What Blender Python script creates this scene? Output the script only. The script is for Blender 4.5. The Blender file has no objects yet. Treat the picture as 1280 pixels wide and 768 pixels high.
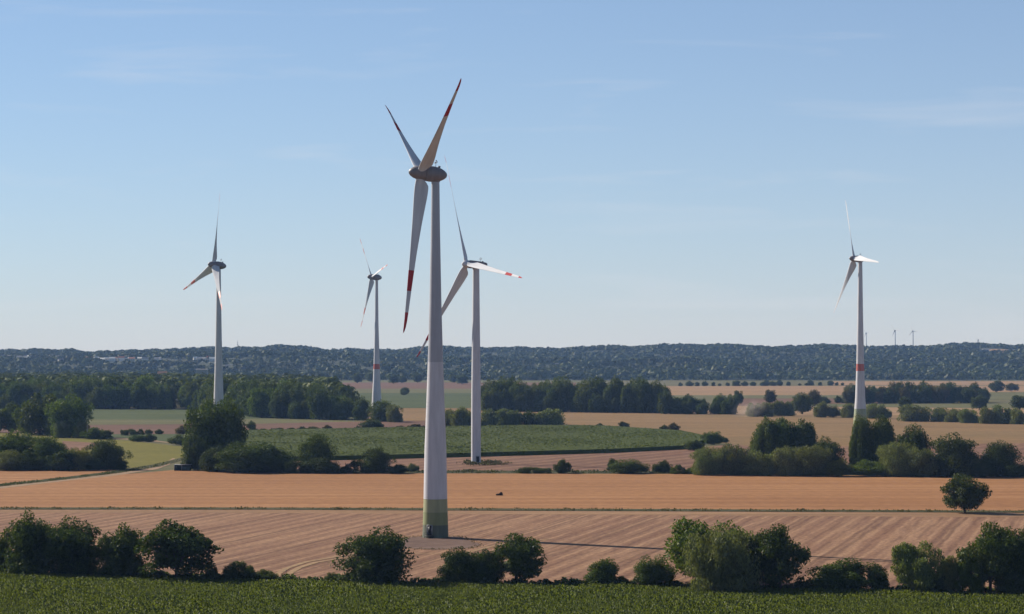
import bpy, math, random
import numpy as np
from mathutils import Matrix, Vector

# ------------------------------------------------------------------ camera, world, sun, exposure
F, CAMH, HZ, CX = 3500.0, 49.8, 445.0, 640.0        # focal length in photo pixels, eye height (m), horizon row
scene = bpy.context.scene
col = scene.collection
cam_data = bpy.data.cameras.new('camera')
cam_data.sensor_width = 36.0
cam_data.lens = 36.0 * F / 1280.0
cam_data.shift_y = (HZ - 384.0) / 1280.0
cam_data.clip_start, cam_data.clip_end = 1.0, 40000.0
cam = bpy.data.objects.new('camera', cam_data)
cam.location = (0, 0, CAMH)
cam.rotation_euler = (math.radians(90), 0, 0)
col.objects.link(cam)
scene.camera = cam

SUN_AZ, SUN_EL = math.radians(-52.5), math.radians(31.0)   # azimuth clockwise from +Y (the view direction)
sun_dir = Vector((math.sin(SUN_AZ) * math.cos(SUN_EL), math.cos(SUN_AZ) * math.cos(SUN_EL), math.sin(SUN_EL)))
world = bpy.data.worlds.new('World')
scene.world = world
world.use_nodes = True
nt = world.node_tree
nt.nodes.clear()
w_out = nt.nodes.new('ShaderNodeOutputWorld')
w_bg = nt.nodes.new('ShaderNodeBackground')
w_bg.inputs['Strength'].default_value = 0.072
sky = nt.nodes.new('ShaderNodeTexSky')
sky.sky_type = 'NISHITA'
sky.sun_disc = False
sky.sun_elevation = SUN_EL
sky.sun_rotation = SUN_AZ
sky.altitude = 2000
sky.air_density = 0.85
sky.dust_density = 0.5
sky.ozone_density = 6.0
# thin cirrus streaks over the blue
w_tc = nt.nodes.new('ShaderNodeTexCoord')
w_map = nt.nodes.new('ShaderNodeMapping')
w_map.inputs['Scale'].default_value = (9.0, 9.0, 85.0)
w_noise = nt.nodes.new('ShaderNodeTexNoise')
w_noise.inputs['Scale'].default_value = 1.0
w_noise.inputs['Detail'].default_value = 5.0
w_noise.inputs['Roughness'].default_value = 0.55
w_noise.inputs['Distortion'].default_value = 0.4
w_ramp = nt.nodes.new('ShaderNodeMapRange')
w_ramp.inputs['From Min'].default_value = 0.56
w_ramp.inputs['From Max'].default_value = 0.80
w_ramp.inputs['To Max'].default_value = 0.28
w_mix = nt.nodes.new('ShaderNodeMixRGB')
w_mix.inputs['Color2'].default_value = (7.0, 7.3, 8.0, 1)
nt.links.new(w_tc.outputs['Generated'], w_map.inputs['Vector'])
nt.links.new(w_map.outputs['Vector'], w_noise.inputs['Vector'])
nt.links.new(w_noise.outputs['Fac'], w_ramp.inputs['Value'])
nt.links.new(w_ramp.outputs['Result'], w_mix.inputs['Fac'])
# an even layer of thin summer haze pales the blue
w_veil = nt.nodes.new('ShaderNodeMixRGB')
w_sep = nt.nodes.new('ShaderNodeSeparateXYZ')
nt.links.new(w_tc.outputs['Generated'], w_sep.inputs[0])
def w_math(op, a, b):
    n = nt.nodes.new('ShaderNodeMath'); n.operation = op
    for i, q in enumerate((a, b)):
        if q is None: continue
        if isinstance(q, float): n.inputs[i].default_value = q
        else: nt.links.new(q, n.inputs[i])
    return n.outputs[0]
w_el = w_math('ADD', w_math('ABSOLUTE', w_sep.outputs['Z'], None), 0.03)
w_fac = w_math('SUBTRACT', 1.0, w_math('EXPONENT', w_math('DIVIDE', -0.050, w_el), None))   # longer path through the veil near the horizon
nt.links.new(w_fac, w_veil.inputs['Fac'])
w_veil.inputs['Color2'].default_value = (6.0, 5.9, 6.6, 1)
w_tint = nt.nodes.new('ShaderNodeMixRGB')
w_tint.blend_type = 'MULTIPLY'
w_tint.inputs['Fac'].default_value = 1.0
w_tint.inputs['Color2'].default_value = (0.90, 1.06, 1.03, 1)
nt.links.new(sky.outputs['Color'], w_tint.inputs['Color1'])
nt.links.new(w_tint.outputs['Color'], w_veil.inputs['Color1'])
nt.links.new(w_veil.outputs['Color'], w_mix.inputs['Color1'])
nt.links.new(w_mix.outputs['Color'], w_bg.inputs['Color'])
nt.links.new(w_bg.outputs['Background'], w_out.inputs['Surface'])

sun_data = bpy.data.lights.new('sun', 'SUN')
sun_data.energy = 5.0
sun_data.angle = math.radians(0.5)
sun_data.color = (1.0, 0.93, 0.84)
sun = bpy.data.objects.new('sun', sun_data)
sun.rotation_euler = sun_dir.to_track_quat('Z', 'Y').to_euler()
sun.location = (-300, 300, 400)
col.objects.link(sun)

scene.view_settings.view_transform = 'Standard'
scene.view_settings.look = 'None'
scene.view_settings.gamma = 1.0
scene.view_settings.exposure = 0.5
scene.view_settings.use_curve_mapping = False
scene.cycles.use_denoising = True
scene.cycles.use_adaptive_sampling = False
scene.cycles.max_bounces = 6
scene.cycles.diffuse_bounces = 2
scene.cycles.glossy_bounces = 1
scene.cycles.transmission_bounces = 3
scene.cycles.transparent_max_bounces = 4
scene.cycles.volume_bounces = 0

# ------------------------------------------------------------------ helpers
def S(py):                     # photo pixels per metre for something standing on flat ground at row py
    return (py - HZ) / CAMH

def G(px, py, z=0.0):          # photo pixel -> point on the flat ground
    d = F * CAMH / (py - HZ)
    return Vector(((px - CX) * d / F, d, z))

def pix(x, d):                 # ground point -> photo pixel (numpy friendly)
    return CX + x * F / d, HZ + CAMH * F / d

def mesh_np(name, V, faces, mats=(), midx=None, smooth=False):
    """faces: (n,3) or (n,4) int array"""
    V = np.asarray(V, np.float32)
    faces = np.asarray(faces, np.int32)
    n, k = faces.shape
    me = bpy.data.meshes.new(name)
    me.vertices.add(len(V)); me.vertices.foreach_set('co', V.ravel())
    me.loops.add(n * k); me.loops.foreach_set('vertex_index', faces.ravel())
    me.polygons.add(n)
    me.polygons.foreach_set('loop_start', np.arange(0, n * k, k, dtype=np.int32))
    for m in mats: me.materials.append(m)
    if midx is not None: me.polygons.foreach_set('material_index', np.asarray(midx, np.int32))
    if smooth: me.polygons.foreach_set('use_smooth', np.ones(n, bool))
    me.update(calc_edges=True)
    return me

def obj(name, me, parent=None, mat=None):
    o = bpy.data.objects.new(name, me)
    col.objects.link(o)
    if mat is not None and me is not None and not me.materials: me.materials.append(mat)
    o.parent = parent
    return o

def tag(o, label=None, cat=None, group=None, kind=None):
    if label: o['label'] = label
    if cat: o['category'] = cat
    if group: o['group'] = group
    if kind: o['kind'] = kind
    return o

def boxes(lst):
    """list of (cx,cy,cz,sx,sy,sz) -> verts, quads"""
    V, Q = [], []
    for cx, cy, cz, sx, sy, sz in lst:
        b = len(V)
        for dz in (-.5, .5):
            for dx, dy in ((-.5, -.5), (.5, -.5), (.5, .5), (-.5, .5)):
                V.append((cx + dx * sx, cy + dy * sy, cz + dz * sz))
        Q += [(b+3, b+2, b+1, b), (b+4, b+5, b+6, b+7)]
        for i in range(4):
            j = (i + 1) % 4
            Q.append((b+i, b+j, b+4+j, b+4+i))
    return np.array(V), np.array(Q)

def tube(pts, rad, n=8):
    """swept tapered tube -> verts, quads"""
    V, Q = [], []
    for i, p in enumerate(pts):
        p = Vector(p)
        t = Vector(pts[min(i+1, len(pts)-1)]) - Vector(pts[max(i-1, 0)])
        t.normalize()
        a = t.cross(Vector((0.31, 0.95, 0.05))); a.normalize()
        b = t.cross(a)
        for k in range(n):
            th = 2 * math.pi * k / n
            V.append(p + (a * math.cos(th) + b * math.sin(th)) * rad[i])
        if i:
            o = (i - 1) * n
            for k in range(n):
                Q.append((o + k, o + (k+1) % n, o + n + (k+1) % n, o + n + k))
    return np.array(V), np.array(Q)

def join(parts):
    V, Q, off = [], [], 0
    for v, q in parts:
        V.append(np.asarray(v, float)); Q.append(np.asarray(q) + off); off += len(v)
    return np.concatenate(V), np.concatenate(Q)

# ------------------------------------------------------------------ materials
def new_mat(name):
    m = bpy.data.materials.new(name)
    m.use_nodes = True
    t = m.node_tree
    for n in list(t.nodes):
        if n.type != 'OUTPUT_MATERIAL': t.nodes.remove(n)
    return m, t, t.nodes['Material Output']

def principled(t, out, rough=0.8, spec=0.25):
    b = t.nodes.new('ShaderNodeBsdfPrincipled')
    b.inputs['Roughness'].default_value = rough
    b.inputs['Specular IOR Level'].default_value = spec
    t.links.new(b.outputs[0], out.inputs['Surface'])
    return b

def noise(t, vec, scale, detail=3.0, rough=0.5):
    n = t.nodes.new('ShaderNodeTexNoise')
    n.inputs['Scale'].default_value = scale
    n.inputs['Detail'].default_value = detail
    n.inputs['Roughness'].default_value = rough
    if vec is not None: t.links.new(vec, n.inputs['Vector'])
    return n.outputs['Fac']

def mapping(t, vec, rot=0.0, scale=(1, 1, 1), loc=(0, 0, 0)):
    m = t.nodes.new('ShaderNodeMapping')
    m.inputs['Rotation'].default_value = (0, 0, rot)
    m.inputs['Scale'].default_value = scale
    m.inputs['Location'].default_value = loc
    t.links.new(vec, m.inputs['Vector'])
    return m.outputs['Vector']

def rng_map(t, val, a, b, lo=0.0, hi=1.0):
    r = t.nodes.new('ShaderNodeMapRange')
    for k, v in (('From Min', a), ('From Max', b), ('To Min', lo), ('To Max', hi)):
        r.inputs[k].default_value = v
    t.links.new(val, r.inputs['Value'])
    return r.outputs['Result']

def mixc(t, fac, c1, c2, blend='MIX'):
    m = t.nodes.new('ShaderNodeMixRGB')
    m.blend_type = blend
    if isinstance(fac, (int, float)): m.inputs['Fac'].default_value = fac
    else: t.links.new(fac, m.inputs['Fac'])
    for k, c in (('Color1', c1), ('Color2', c2)):
        if isinstance(c, tuple): m.inputs[k].default_value = (*c[:3], 1)
        else: t.links.new(c, m.inputs[k])
    return m.outputs['Color']

def paint(name, c, rough=0.45, dirt=0.12, spec=0.4):
    m, t, out = new_mat(name)
    b = principled(t, out, rough, spec)
    tc = t.nodes.new('ShaderNodeTexCoord')
    v = mapping(t, tc.outputs['Object'], 0, (1, 1, 0.12))
    n = rng_map(t, noise(t, v, 0.9, 4), 0.35, 0.75)
    t.links.new(mixc(t, n, c, tuple(x * (1 - dirt * 2) for x in c)), b.inputs['Base Color'])
    return m

def field_mat(name, base, pale, dark, rot, period, stretch=60.0, amp=1.0, tram=0.0, grain=1.1, patch=0.006, rows=0.0, gcol=None):
    """stubble or tilled ground: streaks along the rows, tramline pairs, grain and big soft patches.
    rot: angle of the row direction clockwise from +Y (radians)"""
    m, t, out = new_mat(name)
    b = principled(t, out, 0.95, 0.08)
    tc = t.nodes.new('ShaderNodeTexCoord')
    P = tc.outputs['Object']
    R = mapping(t, P, rot)                                   # after this x is across the rows, y along them
    s1 = noise(t, mapping(t, R, 0, (1 / period, 1 / (period * stretch), 1)), 1.0, 3.0, 0.6)
    s2 = noise(t, mapping(t, R, 0, (3.1 / period, 1 / (period * 8), 1)), 1.0, 3.0, 0.6)
    g = noise(t, mapping(t, R, 0, (1, 0.45, 1)), grain, 3.0, 0.65)
    pt = noise(t, P, patch, 4.0, 0.55)
    c = mixc(t, rng_map(t, s1, 0.46, 0.56, 0, amp), base, pale)
    c = mixc(t, rng_map(t, s2, 0.50, 0.64, 0, 0.85 * amp), c, dark)
    c = mixc(t, rng_map(t, pt, 0.46, 0.70, 0, 0.55), c, gcol if gcol else dark)
    if rows:                                                 # straw swaths left by the combine, broken up along their length
        sr = t.nodes.new('ShaderNodeSeparateXYZ'); t.links.new(R, sr.inputs[0])
        wb = t.nodes.new('ShaderNodeMath'); wb.operation = 'MULTIPLY_ADD'
        t.links.new(noise(t, R, 0.05, 3.0), wb.inputs[0]); wb.inputs[1].default_value = 2.2; t.links.new(sr.outputs['X'], wb.inputs[2])
        pr = t.nodes.new('ShaderNodeMath'); pr.operation = 'PINGPONG'; pr.inputs[1].default_value = rows / 2
        t.links.new(wb.outputs[0], pr.inputs[0])
        br = noise(t, mapping(t, R, 0, (1 / rows, .03, 1), (7, 3, 0)), 1.0, 3.0, .7)
        for lo, hi, cc, amt in ((0.04, 0.16, pale, .95), (0.46, 0.34, tuple(x * .8 for x in dark), .8)):
            f1 = rng_map(t, pr.outputs[0], rows * lo, rows * hi, 1.0, 0.0)
            f2 = rng_map(t, br, .36, .58, 0.1, amt)
            mm = t.nodes.new('ShaderNodeMath'); mm.operation = 'MULTIPLY'
            t.links.new(f1, mm.inputs[0]); t.links.new(f2, mm.inputs[1])
            c = mixc(t, mm.outputs[0], c, cc)
    if tram:
        sx = t.nodes.new('ShaderNodeSeparateXYZ'); t.links.new(R, sx.inputs[0])
        wob = noise(t, R, 0.02, 2.0)
        ad = t.nodes.new('ShaderNodeMath'); ad.operation = 'MULTIPLY_ADD'
        t.links.new(wob, ad.inputs[0]); ad.inputs[1].default_value = 2.5; t.links.new(sx.outputs['X'], ad.inputs[2])
        for off in (0.0, 2.3):
            a2 = t.nodes.new('ShaderNodeMath'); a2.operation = 'ADD'; a2.inputs[1].default_value = off
            t.links.new(ad.outputs[0], a2.inputs[0])
            pp = t.nodes.new('ShaderNodeMath'); pp.operation = 'PINGPONG'; pp.inputs[1].default_value = tram / 2
            t.links.new(a2.outputs[0], pp.inputs[0])
            c = mixc(t, rng_map(t, pp.outputs[0], 0.35, 0.75, 0.55, 0.0), c, tuple(x * 0.55 for x in dark))
    c = mixc(t, rng_map(t, g, 0.3, 0.7, 0, 1), mixc(t, 0.55, c, tuple(x * 0.55 for x in dark)), mixc(t, 0.25, c, pale))
    t.links.new(c, b.inputs['Base Color'])
    bp = t.nodes.new('ShaderNodeBump'); bp.inputs['Strength'].default_value = 0.5; bp.inputs['Distance'].default_value = 0.25
    t.links.new(g, bp.inputs['Height']); t.links.new(bp.outputs[0], b.inputs['Normal'])
    return m

def leaf_mat(name, trans=0.30, hue_var=0.35, spread=1.0):
    """one leaf shader for all foliage; the hue comes from the object's own colour"""
    m, t, out = new_mat(name)
    oi = t.nodes.new('ShaderNodeObjectInfo')
    ge = t.nodes.new('ShaderNodeNewGeometry')
    tc = t.nodes.new('ShaderNodeTexCoord')
    c = mixc(t, rng_map(t, ge.outputs['Random Per Island'], 0, 1, .45 - .45 * spread, .45 + .55 * spread), mixc(t, 1.0, oi.outputs['Color'], (0.55, 0.60, 0.58), 'MULTIPLY'),
             mixc(t, 1.0, oi.outputs['Color'], (1.5, 1.42, 1.15), 'MULTIPLY'))
    n = noise(t, tc.outputs['Generated'], 4.0, 2.0)
    c = mixc(t, rng_map(t, n, 0.35, 0.7, 0, hue_var), c, mixc(t, 1.0, oi.outputs['Color'], (1.45, 1.2, 0.7), 'MULTIPLY'))
    d = t.nodes.new('ShaderNodeBsdfDiffuse'); t.links.new(c, d.inputs['Color'])
    tr = t.nodes.new('ShaderNodeBsdfTranslucent')
    t.links.new(mixc(t, 1.0, c, (1.15, 1.25, 0.5), 'MULTIPLY'), tr.inputs['Color'])
    gl = t.nodes.new('ShaderNodeBsdfGlossy'); gl.inputs['Roughness'].default_value = 0.5
    gl.inputs['Color'].default_value = (0.6, 0.6, 0.6, 1)
    m1 = t.nodes.new('ShaderNodeMixShader'); m1.inputs[0].default_value = trans
    m2 = t.nodes.new('ShaderNodeMixShader'); m2.inputs[0].default_value = 0.02
    t.links.new(d.outputs[0], m1.inputs[1]); t.links.new(tr.outputs[0], m1.inputs[2])
    t.links.new(m1.outputs[0], m2.inputs[1]); t.links.new(gl.outputs[0], m2.inputs[2])
    t.links.new(m2.outputs[0], out.inputs['Surface'])
    return m

def simple(name, c, rough=0.8, var=0.25, scale=1.0, spec=0.2):
    m, t, out = new_mat(name)
    b = principled(t, out, rough, spec)
    tc = t.nodes.new('ShaderNodeTexCoord')
    n = noise(t, tc.outputs['Object'], scale, 4.0, 0.6)
    t.links.new(mixc(t, rng_map(t, n, 0.3, 0.7), tuple(x * (1 - var) for x in c), tuple(min(1, x * (1 + var)) for x in c)), b.inputs['Base Color'])
    return m

M = {}
M['leaf'] = leaf_mat('leaf')
M['crop_leaf'] = leaf_mat('crop_leaf', 0.30, 0.25, .55)
M['maize_leaf'] = leaf_mat('maize_leaf', 0.30, 0.2, .25)
M['canopy_leaf'] = leaf_mat('canopy_leaf', 0.10, 0.15, .15)
M['grass_blade'] = leaf_mat('grass_blade', 0.25, 0.5)
M['bark'] = simple('bark', (0.075, 0.058, 0.045), 0.9, 0.4, 3.0)
M['grey_paint'] = paint('grey_paint', (0.58, 0.58, 0.595), 0.75, 0.1, 0.15)
M['white_paint'] = paint('white_paint', (0.60, 0.60, 0.61), 0.75, 0.1, 0.15)
M['concrete_grey'] = paint('concrete_grey', (0.58, 0.57, 0.58), 0.7, 0.1, 0.2)
M['tower_top_shade'] = paint('tower_top_shade', (0.40, 0.40, 0.425), 0.5, 0.08, 0.3)  # upper tower: backlit shade and weaker ground bounce put into a darker grey
M['nacelle_grey'] = paint('nacelle_grey', (0.22, 0.19, 0.19), 0.5)
M['red_paint'] = paint('red_paint', (0.42, 0.04, 0.04), 0.8, 0.1, 0.1)
M['orange_red_paint'] = paint('orange_red_paint', (0.50, 0.125, 0.095), 0.5, 0.1)
M['green_dark'] = paint('green_dark', (0.15, 0.16, 0.11), 0.7, 0.15, 0.2)
M['green_mid'] = paint('green_mid', (0.25, 0.265, 0.125), 0.7, 0.12, 0.2)
M['green_light'] = paint('green_light', (0.35, 0.355, 0.20), 0.7, 0.12, 0.2)
M['green_pale'] = paint('green_pale', (0.31, 0.35, 0.23), 0.7, 0.12, 0.2)
M['dark_metal'] = simple('dark_metal', (0.03, 0.03, 0.032), 0.5)
M['steel'] = simple('steel', (0.25, 0.25, 0.26), 0.4)
M['pad'] = simple('pad', (0.115, 0.08, 0.068), 0.95, 0.3, 0.25)
M['dirt_track'] = simple('dirt_track', (0.27, 0.17, 0.09), 0.95, 0.25, 0.15)
M['mound'] = simple('mound', (0.035, 0.02, 0.014), 0.95, 0.5, 3.0)
M['shed_green'] = simple('shed_green', (0.05, 0.075, 0.07), 0.6)
M['shed_roof'] = simple('shed_roof', (0.26, 0.26, 0.25), 0.7)
M['render_white'] = simple('render_white', (0.72, 0.70, 0.66), 0.8, 0.1)
M['render_cream'] = simple('render_cream', (0.50, 0.49, 0.40), 0.8, 0.1)
M['roof_red'] = simple('roof_red', (0.30, 0.12, 0.07), 0.85)
M['roof_orange'] = simple('roof_orange', (0.50, 0.27, 0.17), 0.85)
M['roof_grey'] = simple('roof_grey', (0.20, 0.20, 0.21), 0.85)
M['glass_dark'] = simple('glass_dark', (0.03, 0.035, 0.04), 0.2)
M['silo_grey'] = simple('silo_grey', (0.20, 0.22, 0.19), 0.8, 0.1)
M['wood'] = simple('wood', (0.32, 0.28, 0.23), 0.9)

HAZE_DENSITY = 3.1e-5
# ------------------------------------------------------------------ the ground and its fields
rng = np.random.default_rng(7)
def sheet(name, poly, z, mat, kind='structure', label=None):
    """flat piece of ground from photo pixels"""
    pts = [G(x, y, z) for x, y in poly]
    me = bpy.data.meshes.new(name)
    me.from_pydata([tuple(p) for p in pts], [], [tuple(range(len(pts)))])
    me.update()
    if me.polygons[0].normal.z < 0: me.flip_normals()
    o = obj(name, me, None, mat)
    o['kind'] = kind
    if label: o['label'] = label
    return o

ROW_A = math.radians(12.3)
ROW_X = math.radians(90)
M['ground'] = field_mat('ground', (0.13, 0.115, 0.048), (0.18, 0.15, 0.075), (0.08, 0.08, 0.03), ROW_X, 25, 30, 0.9, 0, 0.3, 0.004)
M['stubble_mauve'] = field_mat('stubble_mauve', (0.254, 0.131, 0.074), (0.401, 0.236, 0.129), (0.136, 0.063, 0.038), ROW_A, 5.5, 40, 0.6, 23.0, 0.9, 0.010, rows=5.6)
M['stubble_head'] = field_mat('stubble_head', (0.295, 0.167, 0.084), (0.389, 0.230, 0.123), (0.177, 0.098, 0.050), ROW_X, 9.0, 40, 0.9, 0, 0.8)
M['stubble_orange'] = field_mat('stubble_orange', (0.336, 0.156, 0.058), (0.425, 0.218, 0.093), (0.236, 0.103, 0.039), math.radians(89), 20.0, 50, 0.9, 0, 0.6, 0.006)
M['stubble_red'] = field_mat('stubble_red', (0.19, 0.09, 0.055), (0.31, 0.18, 0.10), (0.115, 0.055, 0.036), math.radians(22), 8.0, 50, 0.7, 0, 0.5, 0.006, rows=13.0)
M['stubble_beige'] = field_mat('stubble_beige', (0.235, 0.14, 0.058), (0.29, 0.18, 0.08), (0.17, 0.10, 0.04), math.radians(84), 16.0, 40, 0.9, 0, 0.3, 0.005, gcol=(0.145, 0.12, 0.05))
M['stubble_dusk'] = field_mat('stubble_dusk', (0.155, 0.08, 0.052), (0.20, 0.115, 0.07), (0.105, 0.055, 0.036), ROW_X, 14.0, 40, 0.9, 0, 0.3)
M['stubble_far'] = field_mat('stubble_far', (0.29, 0.175, 0.085), (0.37, 0.24, 0.125), (0.22, 0.13, 0.065), ROW_X, 45.0, 30, 0.9, 0, 0.1, 0.003)
M['meadow'] = field_mat('meadow', (0.165, 0.142, 0.018), (0.205, 0.165, 0.026), (0.10, 0.10, 0.013), math.radians(70), 9.0, 12, 0.9, 0, 0.5, 0.012)
M['grass_green'] = field_mat('grass_green', (0.07, 0.09, 0.026), (0.10, 0.115, 0.04), (0.045, 0.06, 0.018), ROW_X, 18.0, 25, 0.9, 0, 0.3, 0.006)
M['grass_olive'] = field_mat('grass_olive', (0.12, 0.115, 0.042), (0.165, 0.15, 0.062), (0.085, 0.085, 0.03), ROW_X, 18.0, 25, 0.9, 0, 0.3, 0.006)
M['verge'] = field_mat('verge', (0.065, 0.07, 0.024), (0.14, 0.11, 0.05), (0.035, 0.042, 0.015), ROW_X, 4.0, 6, 0.9, 0, 0.7, 0.05)
M['crop_soil'] = field_mat('crop_soil', (0.050, 0.064, 0.010), (0.065, 0.080, 0.014), (0.034, 0.045, 0.008), math.radians(20), 1.5, 20, 0.9, 0, 1.4, 0.02)
M['maize_top'] = field_mat('maize_top', (0.062, 0.078, 0.006), (0.074, 0.090, 0.008), (0.048, 0.062, 0.005), math.radians(88), 7.0, 30, 0.8, 0, 0.5, 0.01)
M['hill_floor'] = simple('hill_floor', (0.032, 0.042, 0.018), 0.95, 0.3, 0.02)

XL, XR, Y0, Y1 = -4800.0, 4800.0, -150.0, 12600.0
me = mesh_np('ground', [(XL, Y0, -0.05), (XR, Y0, -0.05), (XR, Y1, -0.05), (XL, Y1, -0.05)], [(0, 1, 2, 3)])
tag(obj('ground', me, None, M['ground']), 'flat farmland plain beneath the fields', kind='structure')

# polygons run over both picture edges so that the fields go on outside the frame
crop_edge = [(-260, 712), (0, 717.5), (160, 721), (320, 726.5), (480, 730), (640, 731.5), (800, 734), (960, 738), (1120, 740.5), (1280, 742), (1540, 746)]
sheet('crop_field', crop_edge + [(1540, 812), (-260, 812)], 0.00, M['crop_soil'], label='low green crop field along the bottom of the view')
sheet('stubble_field', [(-260, 641), (300, 641), (760, 643.5), (1280, 646.5), (1540, 648)] + [(x, y + 1.5) for x, y in crop_edge[::-1]], 0.02, M['stubble_mauve'], label='mauve stubble field with slanting rows round the nearest turbine')
sheet('field_headland', [(-260, 637.5), (300, 637.6), (760, 639.5), (1280, 641.5), (1540, 642.5), (1540, 649), (1280, 647), (760, 644), (300, 641.4), (-260, 641.4)], 0.05, M['stubble_head'])
sheet('grass_verge', [(-260, 634.8), (300, 634.8), (760, 636.4), (1280, 638.8), (1540, 640), (1540, 642.2), (1280, 641.2), (760, 639), (300, 637.2), (-260, 637.2)], 0.08, M['verge'])
sheet('stubble_field', [(-205, 634.6), (0, 611), (150, 593.5), (215, 588), (300, 591), (520, 592), (870, 592.5), (1280, 596), (1540, 598), (1540, 640), (1280, 638.6), (760, 636.2), (300, 634.6)], 0.02, M['stubble_orange'], label='orange brown stubble field stretching across the middle ground')
sheet('stubble_field', [(-260, 588), (60, 588), (150, 586.5), (165, 588), (110, 595), (0, 607), (-260, 630)], 0.03, M['stubble_orange'], label='orange stubble corner left of the farm track')
sheet('farm_track', [(-260, 638), (-260, 630), (0, 605), (80, 597), (150, 589), (205, 579.5), (216, 573), (219, 573.5), (212, 581), (196, 587), (150, 594), (60, 604), (0, 611)], 0.06, M['dirt_track'])
sheet('grass_verge', [(-260, 634), (-260, 628), (0, 605.5), (75, 597.5), (140, 589.5), (195, 580.5), (235, 570), (235, 573), (200, 583.5), (150, 591.5), (80, 600), (0, 608.6)], 0.09, M['verge'])
sheet('meadow', [(-260, 530), (0, 538), (80, 545), (160, 551), (232, 559), (232, 573), (190, 582), (150, 587), (-260, 589)], 0.00, M['meadow'], label='yellow green meadow beside the tall tree')
sheet('stubble_field', [(78, 551.5), (126, 554), (120, 559), (100, 563.5), (78, 562)], 0.03, M['stubble_red'])
sheet('farm_track', [(60, 545), (110, 545.6), (180, 549.5), (240, 554.5), (240, 556.4), (180, 551), (110, 546.8), (60, 546)], 0.04, M['dirt_track'])
sheet('stubble_field', [(290, 572), (480, 571), (700, 567), (860, 561), (930, 554), (1010, 556), (1280, 552), (1540, 550), (1540, 598), (1280, 596), (870, 592), (300, 591)], 0.00, M['stubble_red'], label='reddish stubble strip behind the hedge')
sheet('grass_verge', [(300, 588.6), (560, 588.4), (870, 589), (1280, 594), (1540, 596), (1540, 598.3), (1280, 596.3), (870, 592.8), (560, 592), (300, 591.2)], 0.04, M['verge'])
sheet('crop_field', [(100, 543), (240, 543), (300, 541), (400, 540), (300, 577), (235, 570), (235, 556), (180, 549), (100, 544.5)], 0.05, M['grass_green'])
sheet('stubble_field', [(560, 513), (1000, 518), (1540, 518), (1540, 552), (1280, 554), (960, 560), (930, 557), (880, 552), (850, 543), (760, 537), (640, 536), (560, 537)], 0.03, M['stubble_beige'], label='broad beige stubble field behind the poplars')
sheet('stubble_field', [(-260, 531), (108, 531.5), (300, 530), (460, 526.5), (640, 524.5), (640, 538), (460, 540), (300, 542), (100, 543.5), (-260, 534)], 0.02, M['stubble_dusk'], label='dusky mauve strip behind the maize')
sheet('grass_strip', [(-260, 524.6), (240, 524.6), (460, 522), (460, 526.8), (300, 530.4), (-260, 531.4)], 0.04, M['grass_olive'])
sheet('grass_field', [(-260, 510), (240, 511), (460, 516), (460, 522.2), (240, 524.7), (-260, 524.7)], 0.03, M['grass_green'], label='green field in front of the left wood')
sheet('stubble_field', [(455, 510.5), (640, 510.5), (840, 514), (840, 518), (640, 525), (455, 527)], 0.05, M['stubble_beige'])
sheet('grass_field', [(400, 491.5), (600, 491.5), (610, 510), (440, 510.6)], 0.03, M['grass_green'])
sheet('stubble_field', [(330, 487.2), (700, 487.2), (700, 491.6), (330, 491.6)], 0.01, M['grass_olive'])
sheet('stubble_field', [(380, 478.4), (720, 478.4), (720, 486), (380, 486)], 0.03, M['stubble_dusk'])
sheet('stubble_field', [(300, 472.5), (760, 472.5), (760, 478), (300, 478)], 0.02, M['grass_olive'])
sheet('stubble_field', [(760, 483), (1540, 482), (1540, 490), (1070, 492.5), (1000, 497.5), (760, 497.5)], 0.02, M['stubble_far'], label='far pale stubble field in front of the wooded hills')
sheet('grass_strip', [(760, 494.5), (1100, 494), (1100, 498.2), (760, 498.2)], 0.04, M['grass_olive'])
sheet('stubble_field', [(900, 498.4), (1120, 498.2), (1120, 513), (900, 515)], 0.02, M['stubble_dusk'])
sheet('stubble_field', [(820, 507), (1000, 508), (1540, 513), (1540, 519), (1000, 519.5), (820, 516)], 0.05, M['stubble_far'])
sheet('grass_strip', [(1000, 505), (1540, 503.5), (1540, 513.4), (1000, 508.4)], 0.06, M['grass_olive'])
sheet('grass_strip', [(1220, 490.4), (1540, 490.4), (1540, 500), (1220, 500)], 0.04, M['grass_olive'])
sheet('stubble_field', [(1040, 476.8), (1540, 476.4), (1540, 481.6), (1040, 481.8)], 0.03, M['stubble_far'])
sheet('grass_strip', [(880, 471.6), (1540, 471), (1540, 475.4), (880, 477.4)], 0.02, M['grass_olive'])
# crane pad, worn track and shadowless bare soil round the nearest turbine
pad = [(545 + 50 * math.cos(a) * (1 + .16 * math.sin(3 * a) + .05 * math.sin(7 * a + 1)), 679 + 9.6 * math.sin(a) * (1 + .16 * math.cos(2 * a) + .06 * math.sin(5 * a))) for a in np.linspace(0, 2 * math.pi, 44, endpoint=False)]
M['pad'] = field_mat('pad', (0.155, 0.093, 0.066), (0.215, 0.14, 0.10), (0.105, 0.062, 0.046), math.radians(60), 3.0, 8, 0.7, 0, 0.7, 0.05)
sheet('gravel_pad', pad, 0.06, M['pad'])
def track(name, pts, hw, z, mat):
    P = [G(x, y, z) for x, y in pts]
    V, Q = [], []
    for i, p in enumerate(P):
        t = (P[min(i+1, len(P)-1)] - P[max(i-1, 0)]).normalized()
        n = Vector((-t.y, t.x, 0))
        V += [p + n * hw, p - n * hw]
        if i: Q.append((2*i-2, 2*i-1, 2*i+1, 2*i))
    o = obj(name, mesh_np(name, V, Q), None, mat); o['kind'] = 'structure'
    return o
M['worn'] = simple('worn', (0.27, 0.165, 0.075), 0.95, 0.35, 0.5)
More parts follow.
